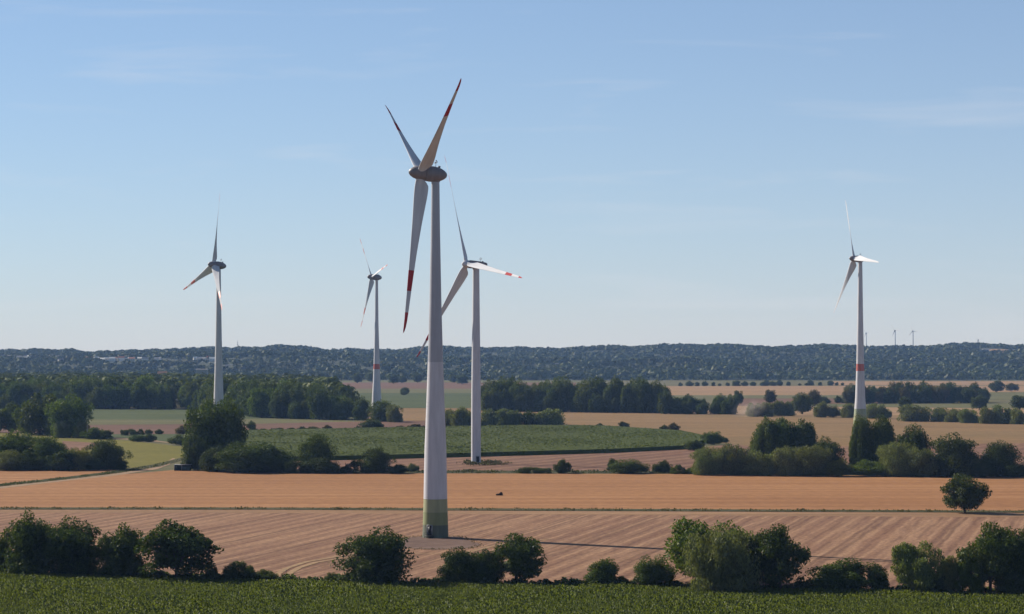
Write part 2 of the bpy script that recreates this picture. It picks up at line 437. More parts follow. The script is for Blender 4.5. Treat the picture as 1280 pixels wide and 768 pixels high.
track('wheel_track', [(358, 726), (362, 717), (374, 710), (395, 703.5), (430, 697.5), (470, 694), (510, 692.5), (550, 693), (585, 691), (612, 684), (640, 679), (690, 674)], 0.8, 0.09, M['worn'])
track('wheel_track', [(345, 726), (347, 718), (358, 711), (382, 703), (420, 696.5), (460, 690), (492, 684)], 0.8, 0.10, M['worn'])

# ------------------------------------------------------------------ hills
prof = np.array([(-400, 437), (0, 438), (50, 437.5), (150, 437), (205, 436.5), (240, 433.5), (330, 433.5), (350, 432.5), (400, 435), (450, 435.5), (530, 434), (630, 433.5), (690, 434.5), (740, 433), (760, 430.5), (800, 430), (850, 431), (960, 432), (1040, 430.5), (1080, 431.5), (1150, 432), (1200, 431), (1245, 429.5), (1280, 430), (1700, 431)])
def sstep(a, b, x):
    t = np.clip((x - a) / (b - a), 0, 1)
    return t * t * (3 - 2 * t)
RIDGE = 8700.0
def hill_h(x, d):
    x = np.asarray(x, float); d = np.asarray(d, float)
    px = CX + x * F / d
    ytop = np.interp(px, prof[:, 0], prof[:, 1])
    top = CAMH + (HZ - ytop) * RIDGE / F - 14.5 + 4.0 * np.sin(x / 83 + .4) * np.sin(x / 310) + 3.0 * np.sin(x / 37 + 1)
    bump = 6 * np.sin(x / 520 + d / 330 + .5) + 5 * np.sin(x / 310 + d / 700) + 4 * np.sin(x / 143 + 1.7 + d / 420) + 3 * np.sin(x / 77 - d / 300)
    front = 33 + bump
    h = sstep(5600, 7000, d) * front
    h = h + sstep(7050, RIDGE, d) * (top - front)
    h = h - sstep(RIDGE, 10400, d) * (top - 48)
    return np.where(d < 5600, 0, np.maximum(h, 0)) - 0.3 * (d < 5750)
nx, nd = 150, 90
gx = np.linspace(XL, XR, nx); gd = np.linspace(5500, Y1 - 10, nd)
XX, DD = np.meshgrid(gx, gd)
HV = np.stack([XX.ravel(), DD.ravel(), hill_h(XX, DD).ravel()], 1)
ii = (np.arange(nd - 1)[:, None] * nx + np.arange(nx - 1)[None, :]).ravel()
HQ = np.stack([ii, ii + 1, ii + nx + 1, ii + nx], 1)
o = obj('hills', mesh_np('hills', HV, HQ, smooth=True), None, M['hill_floor'])
tag(o, 'low wooded hills along the horizon', kind='structure')
# ------------------------------------------------------------------ trees
def unit(v):
    return v / np.maximum(np.linalg.norm(v, axis=-1, keepdims=True), 1e-9)

def lobes_for(kind, r):
    """leaf clumps (cx,cy,cz,rx,rz) of a tree one metre wide and one metre tall"""
    L = []
    def shell(n, c, rad, lo, hi, rmin, rmax, zs=1.0, zmin=-1.0):
        k = 0
        while k < n:
            d = unit(r.normal(size=3))
            if d[2] < zmin: continue
            f = r.uniform(lo, hi)
            rr = r.uniform(rmin, rmax)
            p = np.array(c) + d * np.array(rad) * f
            L.append((p[0], p[1], p[2], rr, rr * zs * r.uniform(.85, 1.2))); k += 1
    if kind == 'round':
        shell(60, (0, 0, .53), (.41, .41, .41), .5, 1.0, .08, .14, .95)
        shell(14, (0, 0, .55), (.34, .34, .30), .1, .5, .12, .18)
        shell(20, (0, 0, .27), (.38, .38, .10), .6, 1.0, .09, .13)
    elif kind == 'dense':
        shell(70, (0, 0, .50), (.43, .43, .44), .5, 1.0, .07, .135, .95)
        shell(16, (0, 0, .42), (.38, .38, .36), .1, .6, .13, .2)
        shell(24, (0, 0, .13), (.42, .42, .10), .3, 1.0, .08, .14)
    elif kind == 'open':
        shell(58, (0, 0, .57), (.42, .42, .40), .5, 1.0, .07, .125, .95)
        shell(8, (0, 0, .60), (.30, .30, .24), .1, .6, .1, .15)
        shell(22, (0, 0, .22), (.42, .42, .15), .5, 1.0, .045, .09, .8)
    elif kind == 'willow':
        shell(34, (0, 0, .48), (.38, .38, .40), .65, 1.05, .09, .15, 1.2)
        shell(14, (0, 0, .30), (.36, .36, .26), .2, .8, .14, .2, 1.2)
        shell(12, (0, 0, .12), (.38, .38, .06), .5, 1.0, .1, .14)
    elif kind == 'wispy':
        shell(24, (0, 0, .62), (.36, .36, .33), .5, 1.05, .07, .13, 1.3)
        shell(16, (0, 0, .26), (.36, .36, .22), .4, 1.0, .08, .14, 1.1)
    elif kind == 'bush':
        shell(44, (0, 0, .22), (.43, .43, .62), .55, 1.0, .08, .15, 1.1, -0.1)
        shell(16, (0, 0, .22), (.36, .36, .36), .1, .7, .13, .2, 1.0, -0.2)
    elif kind == 'poplar':
        for _ in range(22):
            a, q = r.uniform(0, 6.283), math.sqrt(r.uniform(0, 1)) * .40
            tp = 1.0 - .26 * (q / .40) ** 2 - r.uniform(0, .10)
            z = tp - .09
            while z > .06:
                g = .62 + .38 * min(1, (tp - z) / .3)
                L.append((math.cos(a) * q * g + r.normal() * .015, math.sin(a) * q * g + r.normal() * .015, z, r.uniform(.085, .125), r.uniform(.10, .15)))
                z -= r.uniform(.10, .16)
    elif kind == 'conic':
        for _ in range(60):
            z = r.uniform(.05, .95) ** 1.1
            q = (1 - z) ** .75 * .42 * r.uniform(.55, 1.0); a = r.uniform(0, 6.283)
            L.append((math.cos(a) * q, math.sin(a) * q, z, r.uniform(.07, .11), r.uniform(.07, .12)))
    elif kind == 'forest':
        shell(36, (0, 0, .62), (.40, .40, .34), .5, 1.0, .09, .15, 1.15)
        shell(22, (0, 0, .32), (.36, .36, .26), .4, 1.0, .10, .16, 1.2)
    elif kind == 'hedge':
        for _ in range(46):
            x = r.uniform(-.47, .47); hgt = .62 + .3 * math.sin(x * 9 + r.uniform(-.6, .6)) * .6
            L.append((x, r.uniform(-.3, .3), r.uniform(.05, 1) * hgt, r.uniform(.05, .085), r.uniform(.13, .24)))
    return np.array(L)

def crown_arrays(kind, seed, n, leaf, slim=0.62):
    r = np.random.default_rng(seed)
    L = lobes_for(kind, r)
    wgt = L[:, 3] * L[:, 4]; wgt /= wgt.sum()
    idx = r.choice(len(L), size=int(n * 1.35), p=wgt)
    d = unit(r.normal(size=(len(idx), 3)))
    C = L[idx]
    f = r.uniform(.40, 1.42, size=(len(idx), 1)) ** .62
    P = C[:, :3] + d * f * np.stack([C[:, 3], C[:, 3], C[:, 4]], 1)
    keep = P[:, 2] > 0.012
    P, d = P[keep][:n], d[keep][:n]
    m = len(P)
    nrm = unit(d * .9 + r.normal(size=(m, 3)) * .75 + np.array([0, 0, .25]))
    tg = unit(np.cross(nrm, r.normal(size=(m, 3))))
    if kind in ('willow', 'wispy'): tg = unit(tg * .6 + np.array([0, 0, -1.0]))
    bt = unit(np.cross(nrm, tg))
    s = leaf * r.uniform(.6, 1.45, size=(m, 1))
    w = s * slim
    lo, hi = np.percentile(P, [1.2, 98.8], axis=0)
    sc_ = np.array([1 / (hi[0] - lo[0]), 1 / (hi[1] - lo[1]), 1 / np.percentile(P[:, 2], 99.6)])
    P = (P - np.array([(lo[0] + hi[0]) / 2, (lo[1] + hi[1]) / 2, 0])) * sc_
    V = np.stack([P - tg * s * .5 + bt * w * .62, P - tg * s * .5 - bt * w * .62, P + tg * s * .62 - nrm * s * .1], 1)
    return V.reshape(-1, 3), np.arange(m * 3).reshape(m, 3), L

def trunk_mesh(kind, seed, L):
    r = np.random.default_rng(seed + 500)
    top = .62 if kind != 'bush' else .4
    tr = .020 if kind in ('bush', 'hedge') else .028
    parts = [tube([(0, 0, -.02), (.004, .002, .10), (-.006, .004, .32), (.004, -.004, top), (.0, .0, min(.9, top + .22))], [tr * 1.35, tr, tr * .8, tr * .5, tr * .15], 7)]
    for i in r.choice(len(L), size=min(9, len(L)), replace=False):
        e = L[i]
        z0 = r.uniform(.10, .45) * min(1, e[2] / .5)
        parts.append(tube([(0, 0, z0), (e[0] * .45, e[1] * .45, z0 + (e[2] - z0) * .6), (e[0], e[1], e[2])], [tr * .5, tr * .33, tr * .1], 5))
    return join(parts)

TEMPL = {}
def template(kind, seed, fine):
    key = (kind, seed, fine)
    if key not in TEMPL:
        n, leaf = (20000, .037) if fine else (8500, .056)
        if kind in ('willow', 'wispy'): leaf *= 1.15; 
        if kind == 'hedge': leaf *= .8
        vs = (1.0, .82, 1.18)[seed % 3]; leaf *= vs; n = int(n / vs ** 1.6)
        slim = .42 if kind in ('willow', 'wispy') else .62
        if kind in ('willow', 'wispy'): n = int(n * 1.25)
        if kind == 'wispy': n = int(n * .75)
        if kind == 'open': n = int(n * .72)
        V, Q, L = crown_arrays(kind, 1000 + seed * 37 + sum(map(ord, kind)), n, leaf, slim)
        cm = mesh_np(kind + '_crown', V, Q, (M['leaf'],))
        tv, tq = trunk_mesh(kind, seed, L)
        tm = mesh_np(kind + '_trunk', tv, tq, (M['bark'],), smooth=True)
        TEMPL[key] = (cm, tm)
    return TEMPL[key]

LEAF = {                      # real leaf colours
    'dark': (0.051, 0.070, 0.017), 'mid': (0.068, 0.094, 0.021), 'fresh': (0.090, 0.125, 0.023),
    'grey': (0.128, 0.145, 0.066), 'olive': (0.106, 0.112, 0.024), 'brown': (0.079, 0.069, 0.024),
    'crown': (0.079, 0.098, 0.024), 'pale': (0.136, 0.164, 0.055), 'wood': (0.064, 0.085, 0.023),
}
trng = random.Random(11)
SUFFIX = {'round': 'tree', 'dense': 'tree', 'open': 'tree', 'willow': 'willow_tree', 'wispy': 'willow_tree', 'bush': 'bush',
          'poplar': 'poplar_tree', 'conic': 'conifer_tree', 'forest': 'forest_tree', 'hedge': 'hedge_bush'}
CATS = {'willow_tree': 'willow', 'poplar_tree': 'poplar', 'conifer_tree': 'tree', 'forest_tree': 'tree', 'tree': 'tree', 'bush': 'bush', 'hedge_bush': 'hedge'}
def tree_at(p, w, h, kind, colour, label, group=None, fine=False, seed=None, rot=None):
    seed = trng.randrange(3) if seed is None else seed
    cm, tm = template(kind, seed, fine)
    nm = SUFFIX[kind]
    e = bpy.data.objects.new(nm, None); col.objects.link(e)
    e.location = p; e.scale = (w, w, h); e.empty_display_size = 0.5
    e.rotation_euler = (0, 0, trng.uniform(0, 6.28) if rot is None else rot)
    if kind == 'hedge':
        e.rotation_euler = (0, 0, trng.uniform(-.1, .1) + (math.pi if trng.random() < .5 else 0)); e.scale = (w, min(w, h * 2.2), h)
    tag(e, label, CATS[nm], group)
    obj('trunk', tm, e)
    c = obj('crown', cm, e)
    k = trng.uniform(.85, 1.15)
    rgb = LEAF[colour]
    c.color = (rgb[0] * k * trng.uniform(.93, 1.07), rgb[1] * k, rgb[2] * k * trng.uniform(.9, 1.1), 1)
    return e

def tree(px, base, w, h, kind, colour, label, group=None, fine=None, seed=None):
    s = S(base)
    return tree_at(G(px, base), w / s, h / s, kind, colour, label, group, (base > 575) if fine is None else fine, seed)

FH = 'trees of the near hedgerow'
near = [
    (2, 716, 30, 44, 'dense', 'dark', 'dark tree cut by the left picture edge above the green crop'),
    (40, 718, 66, 70, 'dense', 'dark', 'leftmost full dark round tree of the near hedgerow, beside the picture edge'),
    (92, 719, 72, 67, 'dense', 'dark', 'broad dense dark tree, second full one from the left in the near hedgerow'),
    (152, 721, 58, 60, 'dense', 'dark', 'smaller dense tree left of the spreading tree with see-through base'),
    (221, 725, 86, 70, 'open', 'dark', 'spreading dark tree with visible trunk and field showing through its base'),
    (288, 726, 58, 24, 'hedge', 'dark', 'low dark hedge bush right of the spreading tree'),
    (331, 727, 28, 14, 'bush', 'mid', 'small low bush at the start of the curved wheel tracks'),
    (414, 728, 15, 12, 'bush', 'mid', 'tiny shrub just left of the big round near tree'),
    (467, 729.5, 80, 66, 'dense', 'dark', 'big round dense tree standing left of the nearest turbine'),
    (572, 729.5, 44, 43, 'dense', 'dark', 'left half of the bush pair below the nearest turbine'),
    (604, 730, 44, 40, 'bush', 'dark', 'right half of the bush pair below the nearest turbine'),
    (645, 730, 64, 61, 'open', 'dark', 'tree with trunk showing, beside the turbine shadow on stubble'),
    (752, 732, 40, 32, 'bush', 'mid', 'left of two separate bushes in front of the long turbine shadow'),
    (782, 732, 26, 11, 'hedge', 'mid', 'low scrub between the two separate bushes on the crop edge'),
    (818, 733.5, 44, 37, 'bush', 'mid', 'right of two separate bushes in front of the long turbine shadow'),
    (880, 727, 82, 75, 'round', 'fresh', 'yellow green round tree behind the big grey willow'),
    (926, 733, 46, 70, 'round', 'fresh', 'fresh green tree at the right shoulder of the big willow'),
    (903, 738.5, 80, 72, 'willow', 'grey', 'big grey green willow on the near crop edge'),
    (975, 739, 68, 80, 'open', 'dark', 'ragged dark tree right of the big grey willow'),
    (1050, 739, 72, 38, 'bush', 'mid', 'broad leafy bush right of the ragged dark tree'),
    (1098, 739, 28, 33, 'bush', 'mid', 'narrow bush at the right end of the broad leafy bush'),
    (1147, 740.5, 56, 60, 'wispy', 'pale', 'thin pale willow leaning over the end of the turbine shadow'),
    (1165, 741, 30, 28, 'bush', 'dark', 'dark bush at the foot of the pale willow'),
    (1186, 741, 24, 44, 'wispy', 'grey', 'slender grey sapling right of the pale willow'),
    (1214, 742, 36, 46, 'wispy', 'mid', 'low bush at the left foot of the right corner trees'),
    (1238, 742, 72, 86, 'open', 'mid', 'tall leafy tree near the lower right corner'),
    (1286, 742, 58, 80, 'round', 'dark', 'dark tree cut by the right picture edge above the crop'),
    (1264, 744, 34, 30, 'bush', 'dark', 'dark bush between the two lower right corner trees'),
]
for a in near: tree(*a, group=FH)
tree(1206, 641.5, 46, 47, 'round', 'dark', 'lone round oak on the grass strip between the stubble fields')

SH = 'trees and bushes of the middle hedgerow'
mid = [
    (20, 586, 54, 45, 'dense', 'mid', 'biggest bush of the left clump, at the picture edge'),
    (58, 586.5, 50, 40, 'dense', 'mid', 'tall rounded bush in the middle of the left clump'),
    (8, 588, 46, 24, 'bush', 'grey', 'grey green low bush at the left edge in front of the clump'),
    (38, 588, 36, 23, 'bush', 'dark', 'low dark bush in front of the left clump'),
    (50, 588, 14, 16, 'bush', 'fresh', 'small bright green bush in the left clump'),
    (76, 588.5, 36, 24, 'bush', 'dark', 'dark low bush right of the bright one in the left clump'),
    (98, 588, 30, 27, 'bush', 'olive', 'yellowish bush in the right half of the left clump'),
    (132, 587, 46, 36, 'dense', 'dark', 'dark pointed bush ending the left clump beside the meadow'),
    (116, 588, 26, 14, 'bush', 'mid', 'low bush at the foot of the dark pointed bush'),
    (150, 587.5, 18, 12, 'bush', 'dark', 'smallest bush at the right tip of the left clump'),
    (262, 586, 56, 78, 'forest', 'mid', 'left stem of the tall tree in front of the left turbine'),
    (280, 585, 46, 84, 'forest', 'mid', 'tallest tree of the hedgerow, hiding the left turbine foot'),
    (247, 588, 32, 42, 'bush', 'dark', 'dark bush under the tall tree, beside the shed'),
    (272, 589.5, 40, 30, 'bush', 'dark', 'shaded bush at the foot of the tall tree'),
    (318, 590.5, 84, 36, 'bush', 'mid', 'wide low bush right of the tall tree'),
    (344, 590.8, 36, 30, 'bush', 'dark', 'dark rounded right end of the wide low bush'),
    (397, 590.5, 38, 46, 'round', 'mid', 'round headed tree between the wide bush and the round dark tree'),
    (376, 591.5, 40, 16, 'hedge', 'dark', 'low hedge left of the round headed tree'),
    (400, 591.8, 36, 20, 'bush', 'dark', 'bush at the foot of the round headed tree'),
    (432, 591.8, 56, 16, 'hedge', 'dark', 'low hedge between round headed tree and round dark tree'),
    (471, 591.5, 34, 31, 'dense', 'dark', 'round dark tree left of the nearest turbine tower, behind stubble'),
    (497, 592, 26, 11, 'bush', 'dark', 'low bush between round dark tree and nearest tower'),
    (516, 590, 14, 10, 'bush', 'grey', 'small grey bush touching the nearest tower on its left'),
    (703, 592, 20, 17, 'bush', 'dark', 'single small round bush on the verge right of the second tower'),
    (668, 592, 40, 8, 'hedge', 'mid', 'low scrub left of the single round bush'),
    (767, 590, 15, 16, 'bush', 'dark', 'small upright bush left of the wide verge bush'),
    (787, 592, 44, 17, 'bush', 'mid', 'wide low bush on the verge before the red stubble'),
    (828, 591.5, 22, 15, 'bush', 'dark', 'small dark bush right of the wide verge bush'),
    (856, 592.5, 34, 11, 'hedge', 'mid', 'low hedge bush leading to the right tree row'),
    (886, 594, 38, 33, 'willow', 'grey', 'leftmost grey willow bush of the right tree row'),
    (919, 594, 36, 36, 'willow', 'grey', 'second grey willow bush of the right tree row'),
    (951, 594.5, 36, 29, 'willow', 'grey', 'grey willow bush below the left poplar'),
    (983, 594.8, 38, 34, 'willow', 'grey', 'grey willow bush below the two right poplars'),
    (957, 585, 36, 60, 'poplar', 'mid', 'left one of the three close poplars'),
    (980, 585, 40, 60, 'poplar', 'mid', 'middle one of the three close poplars'),
    (1002, 585, 36, 57, 'poplar', 'mid', 'right one of the three close poplars'),
    (1014, 595, 44, 36, 'willow', 'grey', 'broad grey willow dome right of the poplars'),
    (1036, 592, 34, 43, 'dense', 'dark', 'dark pointed tree behind the broad willow dome'),
    (1048, 595.5, 32, 20, 'bush', 'olive', 'low olive bush at the gap before the right turbine'),
    (1079, 593, 32, 70, 'poplar', 'mid', 'left poplar hiding the foot of the right turbine'),
    (1101, 593, 34, 70, 'poplar', 'mid', 'right poplar hiding the foot of the right turbine'),
    (1086, 595.5, 42, 19, 'bush', 'fresh', 'bright low bush beneath the turbine poplars'),
    (1124, 595.5, 48, 40, 'willow', 'grey', 'grey willow just right of the turbine poplars'),
    (1141, 594, 40, 60, 'forest', 'dark', 'dark tapering tree behind the grey willow'),
    (1152, 596, 36, 32, 'willow', 'grey', 'small grey willow left of the big dark round tree'),
    (1190, 596, 56, 51, 'dense', 'dark', 'big dark round tree in the right tree row'),
    (1214, 596.5, 34, 24, 'bush', 'grey', 'grey low bush between the two dark round trees'),
    (1228, 597, 30, 22, 'bush', 'dark', 'dark low bush left of the last dark round tree'),
    (1250, 596, 44, 42, 'dense', 'dark', 'last dark round tree of the right row'),
    (1275, 597, 34, 18, 'bush', 'dark', 'low dark bush at the right edge ending the tree row'),
    (868, 563, 22, 12, 'bush', 'dark', 'dark bush on the front corner of the maize'),
    (893, 556, 22, 16, 'bush', 'mid', 'leafy bush at the right tip of the maize'),
    (882, 553, 12, 12, 'bush', 'mid', 'smaller leafy bush at the right tip of the maize'),
    (906, 553.5, 9, 6, 'bush', 'dark', 'tiniest bush right of the maize tip'),
    (750, 535.5, 10, 6, 'bush', 'dark', 'tiny low bush on the beige stubble, leftmost of four'),
    (780, 536.5, 13, 9, 'bush', 'dark', 'round bush on the beige stubble, second of four'),
    (830, 538.5, 10, 7, 'bush', 'dark', 'tiny round bush on the beige stubble, third of four'),
    (842, 539, 13, 10, 'bush', 'brown', 'brownish bush on the beige stubble, last of four'),
]
for a in mid: tree(*a, group=SH)

W3 = 'willows behind the maize'
for a in [
    (562, 535, 18, 22, 'willow', 'grey', 'grey willow between the two front towers, left of three'),
    (574, 535.5, 22, 25, 'willow', 'grey', 'grey willow between the two front towers, middle of three'),
    (586, 535, 16, 20, 'willow', 'grey', 'grey willow touching the second tower on its left'),
    (611, 535, 20, 22, 'willow', 'grey', 'grey willow just right of the second tower'),
    (629, 534.5, 22, 22, 'willow', 'grey', 'second grey willow right of the second tower'),
    (645, 534.5, 16, 20, 'willow', 'grey', 'third grey willow right of the second tower'),
    (664, 534.5, 24, 20, 'dense', 'dark', 'dark round tree among the grey willows behind the maize'),
    (686, 534.5, 36, 22, 'willow', 'grey', 'wide grey willow ending the row behind the maize'),
]: tree(*a, group=W3)
LB = 'low bushes on the field strip behind the maize'
for a in [
    (466, 537.5, 30, 13, 'bush', 'dark', 'dark low bush in front of the small turbine foot'),
    (478, 527, 30, 25, 'dense', 'mid', 'round tree at the foot of the small turbine'),
    (493, 528, 18, 21, 'willow', 'grey', 'grey willow right of the small turbine foot'),
    (514, 537.5, 36, 7, 'hedge', 'brown', 'low brown hedge left of the nearest tower, behind the maize'),
    (322, 540.5, 22, 6, 'hedge', 'dark', 'first low hedge tuft behind the maize, right of the tall tree'),
    (347, 540, 16, 5, 'hedge', 'dark', 'second low hedge tuft behind the maize'),
    (372, 539.5, 24, 6, 'hedge', 'dark', 'third low hedge tuft behind the maize'),
    (392, 539.5, 16, 6, 'bush', 'dark', 'fourth low tuft behind the maize'),
    (409, 538.5, 11, 7, 'bush', 'brown', 'last low round bush behind the maize, before the small turbine'),
    (448, 538.5, 9, 6, 'bush', 'dark', 'tiny bush left of the small turbine foot'),
    (160, 544.5, 18, 8, 'hedge', 'dark', 'low dark bush on the mauve strip beside the left trees'),
    (172, 543.5, 16, 7, 'hedge', 'dark', 'second low dark bush on the mauve strip'),
    (186, 543, 9, 6, 'bush', 'dark', 'small round bush in the middle of the mauve strip'),
    (199, 543, 10, 6, 'bush', 'dark', 'small round bush right of the middle of the mauve strip'),
    (229, 543, 18, 10, 'bush', 'brown', 'larger bush on the mauve strip left of the tall tree'),
    (314, 536.5, 10, 10, 'bush', 'dark', 'bush on the mauve strip just right of the tall tree'),
    (118, 549, 30, 14, 'bush', 'mid', 'bush at the foot of the wooden pole'),
    (131, 549.5, 18, 11, 'bush', 'dark', 'darker bush right of the one by the wooden pole'),
    (172, 552.5, 20, 9, 'bush', 'mid', 'green bush along the upper track, left one'),
    (187, 552.5, 16, 10, 'bush', 'mid', 'green bush along the upper track, right one'),
    (226, 556.5, 28, 13, 'bush', 'mid', 'green bush along the upper track beside the tall tree'),
]: tree(*a, group=LB)
LC = 'tall trees of the left clump'
for a in [
    (-8, 541, 24, 30, 'willow', 'grey', 'grey tree cut by the left edge in the tall clump'),
    (14, 541, 26, 36, 'forest', 'mid', 'lower tree at the left of the tall clump'),
    (34, 543, 28, 40, 'forest', 'mid', 'mid height tree in the tall clump, left of its main crown'),
    (50, 544, 44, 50, 'forest', 'wood', 'broad main tree of the tall left clump'),
    (70, 545, 26, 24, 'dense', 'dark', 'low dark tree between the two tall ones of the left clump'),
    (87, 547, 44, 51, 'forest', 'fresh', 'tall lighter green tree at the right of the left clump'),
    (77, 547.5, 16, 20, 'willow', 'grey', 'grey bush at the foot of the lighter tall tree'),
    (103, 548, 18, 20, 'dense', 'olive', 'small tree beside the wooden pole'),
]: tree(*a, group=LC)

R = trng
ORD = 'first second third fourth fifth sixth seventh eighth ninth tenth eleventh twelfth thirteenth fourteenth fifteenth sixteenth'.split()
HBN = 0
HB = 'bushes along the far right hedge line'
for px, b, w, h in [(942, 521, 16, 16), (956, 521, 20, 17), (972, 520, 18, 18), (985, 520, 16, 17), (1026, 522, 17, 19), (1042, 522, 18, 15), (1062, 522.5, 18, 17),
                    (1094, 523.5, 22, 18), (1108, 523.5, 12, 13), (1144, 527, 36, 20), (1174, 527.5, 20, 17), (1191, 528, 18, 16), (1211, 529, 24, 17),
                    (1235, 530, 19, 20), (1253, 530, 28, 22), (1273, 530.5, 20, 19)]:
    HBN += 1
    tree(px, b, w, h, 'willow' if h > 15 else 'bush', 'grey', 'grey green bush, %s from the left in the far hedge right of the dust' % ORD[HBN - 1], HB)
for a in [
    (923, 507, 11, 18, 'round', 'wood', 'lone tree with bare trunk left of the dust cloud'),
    (963, 505, 13, 17, 'round', 'brown', 'lone brownish tree behind the dust cloud'),
    (1003, 518, 22, 26, 'round', 'wood', 'tallest dark tree of the hedge behind the poplars'),
    (1018, 508, 15, 20, 'round', 'brown', 'brownish tree right of the tallest hedge tree'),
    (1131, 510.5, 14, 14, 'round', 'dark', 'lone mushroom shaped tree right of the right tower'),
    (1224, 513, 18, 18, 'round', 'dark', 'lone round tree on the far olive field, middle one'),
    (1275, 512, 20, 17, 'round', 'dark', 'lone round tree at the right edge on the far field'),
    (1246, 490.5, 16, 14, 'round', 'wood', 'far round tree right of the brown wood, left of a pair'),
    (1265, 489.5, 15, 10, 'round', 'brown', 'far low tree near the right edge, right of a pair'),
    (506, 493.5, 10, 9, 'round', 'wood', 'small tree on the far green field left of the nearest tower'),
]: tree(*a, group='lone trees on the far fields')
for q, px in enumerate((446, 465, 490, 501, 521, 545, 569, 578)):
    tree(px + R.uniform(-2, 2), R.uniform(478, 481), R.uniform(9, 15), R.uniform(8, 13), 'round', 'wood', 'small dark tree, %s from the left in the far row below the hills' % ORD[q], 'far row of field trees')
tree(505 + 0, 494, 8, 6, 'bush', 'wood', 'tiny bush beside the small tree on the far green field', 'lone trees on the far fields')

# woods: the trees of their front rows one by one
def wood(label, group, front, n, hgt, depth_rows, kinds, colours, wf=(.42, .6)):
    """front: [(px, row)] line of the tree feet"""
    xs = [a for a, b in front]; ys = [b for a, b in front]
    for r_i, back in enumerate(depth_rows):
        for k in range(n):
            px = xs[0] + (xs[-1] - xs[0]) * (k + .5 + R.uniform(-.4, .4)) / n
            p = G(px, float(np.interp(px, xs, ys)))
            p.y += back + R.uniform(-7, 7); p.x *= p.y / (p.y - back)
            hf = float(np.interp(px, [q[0] for q in hgt], [q[1] for q in hgt])) * R.uniform(.74, 1.14) * (1 if r_i else R.uniform(.5, 1.0))
            tree_at(p, hf * R.uniform(*wf), hf, R.choice(kinds), R.choice(colours), label, group)
wood('dark forest tree in the front of the long left wood', 'trees of the left wood', [(-40, 511), (240, 512), (330, 523), (455, 526)], 30,
     [(-40, 25), (240, 27), (380, 26), (430, 21), (455, 15)], (0, 18, 42), ['forest', 'forest', 'round', 'dense'], ['wood', 'mid', 'fresh', 'crown', 'mid'], (.55, .85))
wood('tall dark tree in the wood right of the second tower', 'trees of the centre wood', [(604, 514.5), (700, 515.5), (835, 517)], 24,
     [(604, 26), (800, 27), (835, 22)], (0, 14, 32), ['forest', 'forest', 'poplar'], ['wood', 'crown', 'mid'], (.42, .68))
wood('lower round tree at the right end of the centre wood', 'low trees of the centre wood', [(830, 517.5), (922, 518.5)], 8, [(830, 17), (922, 15)], (0, 12), ['dense', 'forest'], ['wood', 'dark', 'mid'], (.6, .8))
wood('tree in the brownish wood behind the right tower', 'trees of the right wood', [(1058, 505), (1232, 504)], 18, [(1058, 19), (1150, 20), (1232, 19)], (0, 18, 40), ['round', 'dense', 'forest'], ['wood', 'brown', 'dark', 'brown'], (.6, .85))
wood('small dark tree in the low row right of the right wood', 'low far tree row', [(1000, 505), (1060, 504)], 6, [(1000, 7), (1060, 8)], (0,), ['dense', 'bush'], ['wood', 'dark'], (1.0, 1.4))
wood('dark tree in the far tree row under the hills', 'far tree row right', [(848, 483), (1060, 482)], 22, [(848, 11), (1060, 9)], (0,), ['dense', 'bush'], ['wood', 'dark'], (.9, 1.5))

# canopies that read as one mass: leaf clumps of many distant trees in one mesh
def canopy(name, label, P, hts, wid, ncl, colour, tone=1.0):
    """P (n,3) feet; every crown is ncl clumps of foliage"""
    r = np.random.default_rng(len(P))
    n = len(P)
    k = n * ncl
    d = unit(r.normal(size=(k, 3)))
    d[:, 2] = np.where(d[:, 2] < -.3, -d[:, 2], d[:, 2])
    H = np.repeat(hts, ncl); W = np.repeat(wid, ncl); B = np.repeat(P, ncl, 0)
    f = r.uniform(.72, 1.05, k)
    lump = 1 + .18 * np.sin(d[:, 0] * 7 + B[:, 0]) * np.cos(d[:, 1] * 6 + B[:, 1])
    Q = B + np.stack([d[:, 0] * W * .5 * f * lump, d[:, 1] * W * .5 * f * lump, H * .52 + d[:, 2] * H * .48 * f], 1)
    nr = unit(d + r.normal(size=(k, 3)) * .2)
    tg = unit(np.cross(nr, r.normal(size=(k, 3)))); bt = np.cross(nr, tg)
    s = (W * r.uniform(.22, .42, k))[:, None] * .5 * (26.0 / ncl) ** .35
    V = np.stack([Q - tg * s, Q + bt * s * .8, Q + tg * s, Q - bt * s * .8], 1).reshape(-1, 3)
    o = obj(name, mesh_np(name, V, np.arange(k * 4).reshape(k, 4)), None, M['canopy_leaf'])
    o.color = (*[x * tone for x in LEAF[colour]], 1)
    return tag(o, label, kind='stuff')

r = np.random.default_rng(3)
# rear canopy of the left wood
X = []; 
for back in np.arange(66, 1500, 30):
    px = np.arange(-70, 440 - back * .03, 9.5) + r.uniform(-4, 4, len(np.arange(-70, 440 - back * .03, 9.5)))
    y0 = np.interp(px, [-70, 240, 330, 455], [511, 512, 521, 524])
    dd = F * CAMH / (y0 - HZ) + back + r.uniform(-12, 12, len(px))
    X.append(np.stack([(px - CX) * dd / F, dd, 0 * dd], 1))
X = np.concatenate(X)
hh = r.uniform(17, 27, len(X)) + 3 * np.sin(X[:, 0] / 37) * np.sin(X[:, 1] / 90)
canopy('wood_canopy', 'rear canopy of the long left wood', X, hh, hh * r.uniform(.6, .9, len(X)), 54, 'crown')

